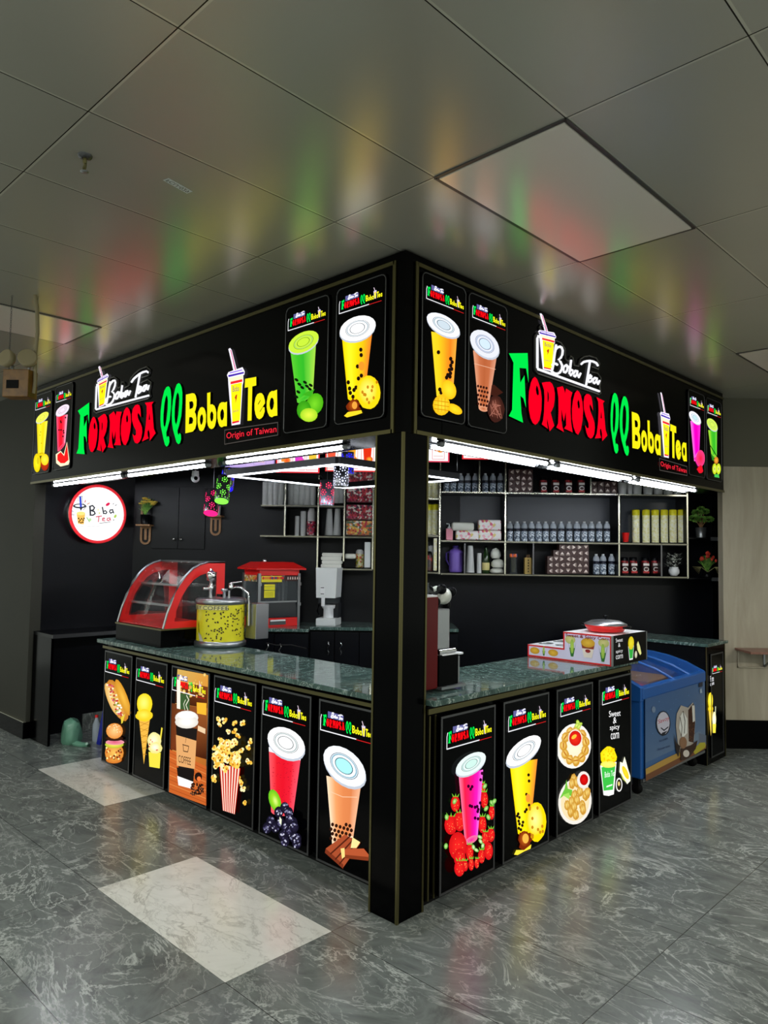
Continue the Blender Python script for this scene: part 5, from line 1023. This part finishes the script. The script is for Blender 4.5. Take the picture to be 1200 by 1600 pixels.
MB().lathe([(.045, 0), (.045, .008), (.036, .01), (.036, .16), (.034, .16), (.034, .012)], n=18).build('canister', M['acrylic'], t); st = MB(); hb = MB(); ho = MB()
for k in range(16):
    x, y = rnd(-.024, .024), rnd(-.02, .02); st.tube([(x*.7, y, .015), (x, y, .17)], .003, 5); (hb if k % 3 == 0 else ho).lathe([(.002, .165), (.008, .17), (.008, .195), (.002, .2)], x*1.4, y, 0, 6)
st.build('stirrers', M['gold'], t); hb.build('blue_heads', mat('stirrer_blue', (90, 130, 220), .4), t); ho.build('orange_heads', mat('stirrer_orange', (230, 110, 60), .4), t)
t = thing('chopstick_box', 'golden slotted box of wooden sticks', 'holder', FD, DX(824.5, IY), -.2, DZ(824, 897.5))
MB().box(-.036, .036, -.03, .03, 0, .165).build('box_body', M['gold_box'] if 'gold_box' in M else mat('golden_card', (176, 148, 76), .4), t, .003); q_ = MB()
for k in range(5): q_.box(-.006, .004, -.032, -.03, .02+k*.028, .035+k*.028)
q_.build('slots', M['black_matte'], t); st = MB(); [st.tube([(rnd(-.02, .02), rnd(-.015, .015), .1), (rnd(-.02, .02), rnd(-.015, .015), .195)], .003, 5) for _ in range(8)]; st.build('sticks', M['tan'], t)
t = thing('paper_cup', 'small red paper cup left of the tall yellow stacks', 'cup', FD, DX(976.5, IY), -.2, DZ(976, 846.5))
MB().lathe([(.026, 0), (.036, .09), (.038, .092), (.036, .094), (.033, .09), (.025, .005)], n=18).build('cup_body', M['red'], t)
# plants
def leafy(t, n_, spread, h0, h1, m, r=.006, flat=.7):
    k = MB()
    for i in range(n_):
        q = rnd(0, 2*pi); s_ = rnd(.25, 1); z = rnd(h0, h1); c = Vector((spread*s_*math.cos(q), spread*s_*math.sin(q)*flat, z)); d = Vector((math.cos(q), math.sin(q), rnd(-.3, .8))).normalized()*rnd(.02, .045); p = Vector((-math.sin(q), math.cos(q), 0))*rnd(.006, .014)
        k.add([c, c+d*.5+p, c+d, c+d*.5-p], [(0, 1, 2, 3)])
    return k.build('foliage', M[m], t)
t = thing('potted_plant', 'green artificial bonsai in a grey pot', 'plant', FD, DX(1094, IY), -.2, DZ(1094, 839.5))
MB().lathe([(.046, 0), (.052, .10), (.048, .102), (.044, .09)], n=18).build('pot', M['alu'], t); st = MB(); k = MB()
for cx_, cz_, r_ in ((-.07, .19, .05), (.0, .185, .055), (.075, .185, .045), (-.03, .255, .05), (.03, .265, .045), (0, .29, .03)):
    st.tube([(0, 0, .09), (cx_*.4, 0, .14), (cx_, 0, cz_)], .006, 6, r2=.002)
    for _ in range(230):
        v_ = Vector((rnd(-1, 1), rnd(-1, 1), rnd(-.6, .8))); v_ = v_.normalized()*rnd(.5, 1); c = Vector((cx_+v_.x*r_, v_.y*r_*.8, cz_+v_.z*r_*.55)); d = v_.normalized()*.017; p = v_.cross(Vector((.3, .5, .8))).normalized()*.008; k.add([c, c+d*.5+p, c+d, c+d*.5-p], [(0, 1, 2, 3)])
st.build('trunk', M['brown_wood'], t); k.build('foliage', M['leaf'], t)
t = thing('potted_plant', 'artificial red tulip arrangement in a low black pot', 'plant', FD, DX(1103, IY), -.2, DZ(1103, 902))
MB().lathe([(.05, 0), (.055, .05), (.05, .05)], n=16).build('pot', M['black_mid'], t); st = MB(); fl = MB(); sw = MB()
for i in range(70): q = rnd(0, 2*pi); s_ = rnd(.2, 1); st.tube([(0, 0, .05), (.05*s_*math.cos(q), .03*s_*math.sin(q), .12), (.10*s_*math.cos(q), .06*s_*math.sin(q), .13+.11*(1-s_)+rnd(0, .03))], .003, 4, False, .001)
for i in range(15): q = rnd(0, 2*pi); s_ = rnd(.1, 1); fl.lathe([(.004, -.012), (.013, 0), (.012, .012), (.002, .022)], .09*s_*math.cos(q), .05*s_*math.sin(q)-.02, .16+.09*(1-s_), 8)
for s_ in (-1, 1):
    for i in range(7): sw.tube([(0, -.01, .05), (s_*.07, -.02, .10), (s_*(.10+.01*i), -.03, .03+.012*i)], .003, 4, False, .001)
st.build('foliage', M['leaf'], t); fl.build('flowers', M['red_petal'], t); sw.build('dry_leaves', M['straw'], t)
t = thing('potted_plant', 'white rounded pot with variegated leaves on the bottom shelf', 'plant', FD, DX(1052, IY), -.19, DZ(1052, 900))
MB().lathe([(.03, 0), (.05, .025), (.052, .055), (.04, .08), (.045, .088), (.04, .088)], n=20).build('pot', M['white'], t); leafy(t, 150, .075, .09, .22, 'pale_leaf')
# interior menu lightboxes above the shelving
M['int_print'] = print_mat('interior_backlit_print', 1.1)
def intbox(lab, u0, u1, vb, vt, bg, border, items, fr=FD, dep=-.33):
    x0_, z0_ = fr.px((u0+u1)/2, vb, dep); a_, b_ = fr.px(u0, vb, dep)[0], fr.px(u1, vb, dep)[0]; z1_ = z0_+vt; t = thing('menu_lightbox', lab, 'lightbox', fr, (a_+b_)/2, dep, z0_, 'lit menu boxes above the shelves'); w2 = (b_-a_)/2
    MB().box(-w2, w2, 0, .05, 0, vt).build('housing', M['black'], t); a = Art(eps=.0004); a.poly([(-w2, 0), (w2, 0), (w2, vt), (-w2, vt)], border); a.poly([(-w2+.014, .012), (w2-.014, .012), (w2-.014, vt-.014), (-w2+.014, vt-.014)], bg)
    for kx, col, col2 in items:
        x = -w2+2*w2*kx; a.stroke([(x-.06, .40), (x-.06, .03), (x+.06, .03), (x+.06, .40)], .004, border)
        a.poly([(x-.034, .11), (x+.034, .11), (x+.048, .33), (x-.048, .33)], col); a.ell((x+.02, .125), (x+.055, .125), (x+.02, .155), col2, col, 12, raw=True); a.ell((x, .33), (x+.05, .33), (x, .345), (225, 225, 235), None, 12, raw=True); a.stroke([(x-.045, .06), (x+.045, .06)], .008, (230, 190, 190))
    a.build('printed_face', M['int_print'], t, -.002)
intbox('purple lit menu board above the shelves at far left', 352, 429, 731, .45, (205, 180, 235), (170, 150, 215), [(.3, (230, 170, 220), (250, 210, 150)), (.7, (200, 190, 240), (240, 150, 120))])
intbox('white menu board with red border and three drinks, left of the post', 431, 499, 739, .50, (250, 250, 252), (225, 50, 60), [(.2, (250, 150, 60), (240, 60, 30)), (.52, (220, 60, 200), (250, 80, 160)), (.84, (240, 200, 60), (90, 160, 40))])
intbox('lit menu board of red fried food beside the post', 508, 590, 737, .50, (252, 250, 245), (225, 60, 60), [(.12, (240, 90, 60), (250, 180, 120)), (.5, (245, 170, 40), (230, 40, 20)), (.8, (230, 50, 20), (250, 190, 60))])
intbox('lit menu board with green and orange drinks right of the post', 640, 702, 722, .50, (252, 252, 252), (220, 60, 90), [(.30, (90, 190, 60), (200, 230, 90)), (.72, (245, 120, 40), (250, 210, 60))])
intbox('white menu board with red border behind the right tubes', 722, 790, 718, .5, (252, 250, 250), (235, 50, 60), [(.3, (250, 160, 150), (250, 90, 90)), (.7, (250, 200, 120), (240, 80, 60))])
# ================================================================ things on the left counter
T0 = CT
t = thing('display_case', 'curved glass heated display case with red frame on black base', 'display case', FL, -2.92, .16, T0)
hx = .36; dp = .54; zb = .14
MB().box(-hx, hx, 0, dp, 0, zb).build('base', M['black'], t, .004); MB().box(-hx-.004, hx+.004, -.006, dp, zb-.012, zb).build('base_trim', M['gold'], t)
def cpt(k): return [(.015, zb), (.045, .25), (.085, .36), (.135, .46), (.19, .53), (.25, .585), (.31, .617), (.38, .635), (dp, .64)]
out = cpt(0)
inn = [(.105, zb+.05), (.12, .27), (.16, .37), (.205, .44), (.26, .50), (.32, .535), (.39, .555), (dp-.07, .56), (dp-.07, zb+.05)]
for s in (-1, 1):
    pts = out+[(dp, zb)]; m = MB(); tri = tessellate_polygon([[Vector((p[0], p[1], 0)) for p in pts], [Vector((p[0], p[1], 0)) for p in inn]]); fl_ = pts+inn
    for xx in (s*hx-.012, s*hx+.0): m.add([(xx if s > 0 else -xx-2*hx+2*hx if 0 else xx, p[0], p[1]) for p in fl_], tri)
    for l in (pts, inn): n_ = len(l); m.add([(s*hx-.012, p[0], p[1]) for p in l]+[(s*hx, p[0], p[1]) for p in l], [(i, (i+1) % n_, n_+(i+1) % n_, n_+i) for i in range(n_)])
    m.build('side_frame', M['red'], t); MB().prismx(inn, s*hx-.008, s*hx-.005).build('side_glass', M['glass'], t)
    MB().tube([(s*hx+.004, p[0]-.004, p[1]+.002) for p in out[:8]], .009, 8).build('edge_trim', M['alu'], t)
m = MB(); m.add([(x, p[0], p[1]) for p in out[:8] for x in (-hx+.01, hx-.01)], [(2*i, 2*i+1, 2*i+3, 2*i+2) for i in range(7)], True); o = m.build('curved_glass', M['glass'], t); so = o.modifiers.new('s', 'SOLIDIFY'); so.thickness = .005
MB().box(-hx, hx, .38, dp, .628, .642).build('top_panel', M['dark_alu'], t); MB().box(-hx+.012, hx-.012, dp-.02, dp, zb, .63).build('back_panel', M['glass'], t)
for z in (.30, .45): MB().box(-hx+.02, hx-.02, .12 if z < .4 else .2, dp-.04, z, z+.006).build('inner_shelf', M['acrylic'], t); MB().box(-hx+.02, hx-.02, .115 if z < .4 else .195, .125 if z < .4 else .205, z-.006, z+.01).build('shelf_rail', M['alu'], t)
MB().box(-hx+.012, hx-.012, .03, dp-.02, zb, zb+.01).build('floor_tray', M['red'], t)
# coffee drum
cx_, cy_ = onz(344, 1008, CT)
t = thing('drink_dispenser', 'yellow drum dispenser printed with coffee beans and chrome taps', 'dispenser', FL, cx_, cy_, T0)
R_ = .152
MB().lathe([(R_*.9, 0), (R_*1.08, .004), (R_*1.08, .03), (R_, .04)], n=36).build('base_ring', M['steel'], t)
MB().lathe([(R_, .035), (R_, .285)], n=40).build('drum', mat('yellow_drum_print', (222, 212, 40), .3), t)
MB().lathe([(R_, .283), (R_*1.06, .29), (R_*1.06, .315), (R_*.98, .325), (R_*.5, .332), (.001, .334)], n=36).build('lid', M['steel'], t)
a = Art(eps=.00004); random.seed(3)
view = math.atan2(CAM.y-cy_, CAM.x-cx_)
def wrap(k_, y_off=.0012):
    me = k_.mesh('printed_wrap', M['ink'])
    for v_ in me.vertices: q = view+v_.co.x/R_; rr = R_+.0008-v_.co.y; v_.co = (rr*math.cos(q), rr*math.sin(q), v_.co.z)
    o = bpy.data.objects.new('printed_wrap', me); COL.objects.link(o); o.parent = t
for _ in range(95): a.E(rnd(-.10, .24), rnd(.05, .275), .0045, .0065, (46, 26, 16), rot=rnd(-1.5, 1.5), n=8) if True else 0
a.v = [(p[0], p[1], p[2]) for p in a.v]
for i in range(12): a.quad([(-.23+i*.03, .252), (-.2+i*.03, .252), (-.2+i*.03, .282), (-.23+i*.03, .282)] if i < 9 else [(-.23, .252), (-.2, .252), (-.2, .282), (-.23, .282)], [(214, 206, 130)]*4)
a.quad([(-.30, .04), (-.145, .04), (-.165, .16), (-.30, .25)], [(50, 24, 20)]*4); a.quad([(-.145, .04), (-.11, .04), (-.13, .08), (-.16, .10)], [(190, 186, 170)]*4)
vs_, fs_ = text_tris('BABY COFFEE'); a._put([(-.245+x*.29, .252+y*.026) for x, y in vs_], fs_, [(40, 46, 66)]*len(vs_)); wrap(a)
def rv(ang, r_): return (r_*math.cos(view+ang), r_*math.sin(view+ang))
x_, y_ = rv(-1.1, .075)
MB().lathe([(.012, 0), (.012, .05), (.02, .055), (.02, .075), (.01, .08), (.01, .11), (.03, .115), (.032, .165), (.018, .178), (.008, .185), (.008, .195), (.001, .197)], x_, y_, .33, 16).tube([(x_, y_, .39), (x_-.02, y_-.045, .39)], .009, 8).build('pressure_valve', M['chrome'], t)
x1_, y1_ = rv(.75, .07); x2_, y2_ = rv(1.15, .13); x3_, y3_ = rv(1.2, .18)
x4_, y4_ = rv(.95, .175)
MB().tube([(x1_, y1_, .33), (x1_, y1_, .375), ((x1_+x2_)/2, (y1_+y2_)/2, .405), (x2_, y2_, .40), (x3_, y3_, .36), (x3_*1.02, y3_*1.02, .30), (x3_*1.04, y3_*1.04, .14)], .0085, 10).build('spout', M['chrome'], t)
MB().lathe([(.014, 0), (.014, .03), (.008, .035)], x1_*1.2, y1_*1.2, .395, 12).tube([(x1_*1.2, y1_*1.2, .43), (x1_*1.2+.05, y1_*1.2+.05, .44)], .005, 8).build('tap_lever', M['chrome'], t)
xg, yg = rv(.25, .07); MB().lathe([(.01, 0), (.01, .04), (.022, .045), (.022, .06), (.001, .062)], xg, yg, .33, 14).build('gauge', M['steel'], t); MB().box(-.025, .025, -.02, .02, .33, .35).build('lid_handle', M['black_mid'], t)
t.scale = (1.2, 1.2, 1.12)
# cooling box attached behind the drum
x_, y_ = onz(392, 1006, T0)
t2 = MB().box(.10, .215, .12, .22, .05, .29).build('cooling_box', M['steel'], t, .004)
MB().tube([(.22, .2, .02), (.25, .26, .004), (.3, .34, .004), (.5, .3, .004)], .004, 6).build('power_cord', M['cable'], t)
# popcorn machine on the back counter
lx, lz = FD.px(403, 982, -.62)
t = thing('popcorn_machine', 'red roofed popcorn machine with glass sides and yellow stickers', 'popcorn machine', FD, lx, -.62, 1.04, deg=36)
w, d, h = .45, .34, .52
t.scale = (.95, .95, .98)
def post(x, y): return MB().box(x-.014, x+.014, y-.014, y+.014, 0, h)
for x in (0, w):
    for y in (0, d): post(x, y).build('corner_post', M['alu'], t)
MB().box(-.01, w+.01, -.01, d+.01, 0, .085).build('base', M['red'], t, .004)
dr = MB().box(.12, w-.15, -.02, -.01, .02, .07).build('drawer', M['dark_alu'], t); MB().box(.12, w-.16, -.03, -.02, .055, .07).build('drawer_pull', M['white'], dr)
MB().box(.015, w-.015, .0, .006, .09, .24).build('lower_door', M['dark_screen'], t); MB().box(.015, w-.015, -.006, .008, .235, .25).build('door_rail', M['alu'], t)
MB().box(.015, w-.015, 0, .005, .25, .48).box(-.003, .002, .02, d-.02, .09, .48).build('glass_panes', M['acrylic'], t)
MB().box(.01, w-.01, d-.01, d, .085, .5).build('rear_panel', M['dark_screen'], t)
MB().box(0, w, -.008, d, .50, .56).build('header', M['red'], t)
rf = MB(); e_ = .055; rf.add([(-e_, -e_, .555), (w+e_, -e_, .555), (w+e_, d+e_, .555), (-e_, d+e_, .555), (.04, .05, .63), (w-.04, .05, .63), (w-.04, d-.05, .63), (.04, d-.05, .63), (-e_, -e_, .57), (w+e_, -e_, .57), (w+e_, d+e_, .57), (-e_, d+e_, .57)],
    [(0, 3, 2, 1), (0, 1, 9, 8), (1, 2, 10, 9), (2, 3, 11, 10), (3, 0, 8, 11), (8, 9, 5, 4), (9, 10, 6, 5), (10, 11, 7, 6), (11, 8, 4, 7), (4, 5, 6, 7)]); rf.build('roof', M['red'], t)
a = Art(eps=.0003); a.quad([(.02, .435), (w-.2, .435), (w-.2, .495), (.02, .495)], [(240, 225, 40)]*4); a.quad([(.28, .445), (w-.02, .445), (w-.02, .495), (.28, .495)], [(60, 14, 14)]*4)
for k in range(12): a.ell((.04+k*.02, .475), (.052+k*.02, .475), (.04+k*.02, .49), random.choice([(220, 40, 30), (250, 250, 245), (230, 140, 30), (60, 60, 130)]), None, 8, raw=True)
for k in range(6): a.poly([(.31+k*.027, .46), (.325+k*.027, .46), (.322+k*.027, .485), (.313+k*.027, .485)], (230, 210, 200))
for z0_, z1_ in ((.395, .415), (.36, .392), (.285, .355)): a.quad([(.05, z0_), (.17, z0_), (.17, z1_), (.05, z1_)], [(240, 228, 30)]*4)
for k in range(3): a.stroke([(.06, .30+k*.016), (.15, .30+k*.016)], .003, (120, 110, 20)); 
a.build('front_stickers', M['ink'], t, -.0105)
for z in (.40, .20): 
    for x in (.0, w): MB().box(x-.02, x+.02, -.022, -.012, z, z+.03).build('hinge', M['alu'], t)
MB().box(-.016, -.013, .02, d-.03, .44, .5).build('side_sticker', M['candy_mix'], t)
kt = MB().lathe([(.05, 0), (.06, .05), (.06, .08), (.02, .085)], w*.5, d*.5, .34, 18).tube([(w*.5, d*.5, .42), (w*.5, d*.5, .5)], .008, 8).build('kettle', M['steel'], t)
MB().lathe([(.02, 0), (.025, .02), (.01, .03)], .12, .12, .63, 12).build('vent_cap', M['chrome'], t)
# white dispenser
lx = DX(516, -.42)
t = thing('dispensing_machine', 'tall white upright fructose dispenser on the back counter', 'dispenser', FD, lx, -.40, 1.05, deg=-12)
t.scale = (.84, .9, 1.0)
MB().box(-.115, .115, -.12, .14, 0, .075).build('base', M['offwhite'], t, .012); MB().lathe([(.06, .075), (.058, .16), (.075, .17), (.08, .2)], n=24).build('cup', M['white'], t)
MB().box(-.10, .10, -.08, .12, .215, .27).build('neck', M['acrylic'], t, .006); m = MB(); m.prism([(-.12, .27), (.11, .27), (.125, .56), (-.13, .56)], -.10, .12); m.build('tank', M['offwhite'], t, .012)
MB().box(.03, .115, .0, .12, .075, .22).build('column', M['dark_screen'], t); MB().box(-.07, -.02, -.106, -.1, .30, .38).build('control_panel', M['white'], t); MB().box(-.065, -.025, -.108, -.106, .305, .312).box(-.065, -.025, -.108, -.106, .365, .372).build('panel_marks', M['cable'], t); MB().box(-.055, -.015, -.108, -.1, .19, .27).build('tag', M['white'], t)
MB().tube([(-.13, 0, .44), (-.155, -.02, .40), (-.14, 0, .35), (-.15, -.01, .3)], .014, 8).build('side_lever', M['cable'], t); MB().tube([(-.10, -.05, .2), (-.11, -.08, .14), (-.08, -.09, .10)], .012, 8).build('spout', M['black_mid'], t)
# ================================================================ things on the right counter
t = thing('sealing_machine', 'tall dark red machine with grey body against the corner post', 'machine', FR, .30, .105, T0)
MB().box(-.105, .085, -.02, .012, .02, .50).build('front_panel', M['dark_red'], t, .004); MB().box(-.105, .085, .012, .20, .0, .495).build('cabinet', M['black_mid'], t); MB().box(-.105, .08, -.015, .18, .50, .51).build('top_tray', M['white'], t); MB().box(-.10, .03, .0, .1, .51, .575).build('clear_box', M['acrylic'], t)
for x in (-.08, .06): MB().lathe([(.016, -.02), (.02, -.0)], x, .03, .02, 12).build('foot', M['cable'], t)
t = thing('cup_sealer', 'cup sealing machine with a roll of film on top', 'machine', FR, .49, .085, T0)
MB().box(-.095, .07, .0, .26, .025, .19).build('lower_body', M['black'], t, .004); MB().box(-.095, .11, -.02, .27, .012, .026).build('base_plate', M['alu'], t); MB().box(.075, .105, .02, .2, .03, .17).build('column', M['alu'], t)
MB().box(-.09, .03, .03, .24, .215, .43).build('upper_body', M['steel'], t, .006); MB().tube([(-.08, .02, .205), (.06, .02, .205)], .014, 10).build('cylinder', M['chrome'], t); MB().box(-.07, .115, .0, .16, .18, .192).build('cup_tray', M['white'], t, .004)
fx = math.radians(-20); rl = MB().lathe([(.02, -.05), (.046, -.05), (.047, 0), (.046, .05), (.02, .05)], 0, 0, 0, 26, 'x').build('film_roll', M['white_bag'], t); rl.location = (.03, .10, .50); rl.rotation_euler = (0, .15, .25)
for s in (-.066, .066):
    hub = MB()
    for k in range(3): q = k*2*pi/3+.4; hub.lathe([(.012, -.006), (.028, -.006), (.028, .006), (.012, .006), (.012, -.006)], s, .045*math.cos(q), .045*math.sin(q), 16, 'x'); hub.bar((s, 0, 0), (s, .045*math.cos(q), .045*math.sin(q)), .016)
    hb_ = hub.build('hub', M['black_mid'], t); hb_.location = rl.location; hb_.rotation_euler = rl.rotation_euler
MB().tube([(-.06, .1, .43), (-.1, .1, .47), (-.07, .1, .50)], .012, 8).build('roller_arm', M['black_mid'], t)
# stepped corn counter
cxx, cyy = -.225, 1.955
t = thing('corn_warmer', 'stepped white and black sweet corn warmer with red edges', 'corn warmer', FL, cxx, cyy, T0)
X0, X1, XM = -.325, .325, -.035; h1, h2, dd = .085, .20, .52
m = MB(); m.prism([(X0, 0), (X1, 0), (X1, h2), (XM, h2), (XM, h1), (X0, h1)], 0, dd); m.build('casing', M['white'], t)
MB().box(X1, X1+.004, 0, dd, 0, h2).build('side_board', M['black'], t)
a = Art(eps=.0002); E_ = .011; a.poly([(X0, 0), (X1, 0), (X1, h2), (XM, h2), (XM, h1), (X0, h1)], (205, 24, 30)); a.poly([(X0+E_, E_), (X1-E_, E_), (X1-E_, h2-E_), (XM+E_, h2-E_), (XM+E_, h1-E_), (X0+E_, h1-E_)], (214, 208, 232))
def corn(x, z, s): a.poly([(x-.02*s, z), (x-.032*s, z+.05*s), (x-.01*s, z-.06*s), (x+.01*s, z-.06*s), (x+.032*s, z+.05*s), (x+.02*s, z)], (40, 110, 40)); a.ell((x, z+.01*s), (x+.014*s, z+.01*s), (x, z+.06*s), (190, 215, 90), (150, 190, 70), 12, raw=True)
def bowl(x, z, s): a.ell((x, z), (x+s, z), (x, z+s*.6), (235, 190, 60), (205, 150, 30), 18, raw=True); [a.ell((x+rnd(-.8, .8)*s, z+rnd(-.4, .4)*s), (x+rnd(-.8, .8)*s+.004, z), (x, z+.004), (250, 225, 120), None, 6, raw=True) for _ in range(0)]
bowl(-.265, .045, .04); bowl(-.115, .045, .04); corn(-.19, .05, .55)
a.ell((.02, .15), (.06, .15), (.02, .18), (220, 210, 140), (190, 190, 110), 14, raw=True); a.ell((.27, .15), (.31, .15), (.27, .18), (220, 210, 140), (190, 190, 110), 14, raw=True); corn(.035, .095, 1.0); corn(.265, .085, 1.0)
a.poly([(.105, .135), (.205, .135), (.185, .04), (.125, .04)], (228, 214, 200)); a.poly([(.105, .135), (.205, .135), (.198, .10), (.112, .10)], (150, 60, 30)); a.ell((.155, .085), (.175, .085), (.155, .097), (150, 16, 20), None, 12, raw=True); bowl(.155, .14, .052)
vs_, fs_ = text_tris('Sweet & Spicy Corn'); a._put([(-.015+x*.325, .163+y*.025) for x, y in vs_], fs_, [(130, 6, 14)]*len(vs_)); a._put([(-.0135+x*.325, .163+y*.025) for x, y in vs_], fs_, [(130, 6, 14)]*len(vs_)); a._put([(-.0142+x*.325, .1644+y*.025) for x, y in vs_], fs_, [(130, 6, 14)]*len(vs_)); a.build('printed_front', M['ink'], t, -.001)
for x in (-.26, -.12): MB().lathe([(.052, .0), (.055, .004), (.04, .004), (.04, -.0), (.001, -.0)], x, .14, h1, 24).lathe([(.052, .0), (.055, .004), (.04, .004), (.04, 0), (.001, 0)], x, .34, h1, 24).build('well', M['steel'], t)
a = Art(eps=.0002)
for s_, y_ in (('Sweet', .155), ('&', .122), ('spicy', .078), ('corn', .043)):
    vs_, fs_ = text_tris(s_); wd = .10 if len(s_) > 1 else .03; a._put([(.07-wd/2+.0+x*wd, y_+y*.026) for x, y in vs_], fs_, [(245, 245, 245)]*len(vs_))
a.poly([(.20, .115), (.285, .115), (.268, .02), (.217, .02)], (250, 252, 250)); a.poly([(.205, .11), (.28, .11), (.264, .03), (.221, .03)], (60, 180, 70)); a.ell((.242, .135), (.286, .135), (.242, .18), (250, 240, 60), (235, 210, 30), 16, raw=True); a.poly([(.33, .12), (.35, .14), (.38, .10), (.40, .05), (.38, .04), (.34, .08)], (240, 240, 150)); a.ell((.315, .05), (.335, .05), (.315, .075), (240, 240, 225), (200, 190, 150), 12, raw=True)
a.pf = lambda x, y: (x, y); o = a.build('printed_side', print_mat('side_print', .9), t); o.rotation_euler = (0, 0, pi/2); o.location = (X1+.006, .03, .0)
MB().box(X1, X1+.008, -.004, .012, 0, h2).box(X1, X1+.008, dd-.01, dd, 0, h2).build('metal_edging', M['alu'], t)
t = thing('electric_pan', 'red electric frying pan with glass lid on the corn warmer', 'pan', FL, cxx+.17, cyy+.22, T0+h2+.001)
MB().lathe([(.07, 0), (.12, .008), (.14, .04), (.145, .052), (.14, .052)], n=32).build('pan_body', M['red'], t); MB().lathe([(.147, .052), (.145, .058), (.10, .078), (.02, .088), (.001, .088)], n=32).build('glass_lid', M['steel'], t)
MB().lathe([(.008, .085), (.008, .1), (.02, .104), (.018, .115), (.001, .117)], n=14).build('knob', M['black_mid'], t)
for s in (-1, 1): MB().tube([(s*.14, -.02, .04), (s*.175, -.02, .045), (s*.175, .02, .045), (s*.14, .02, .04)], .008, 8).build('handle', M['black_mid'], t)
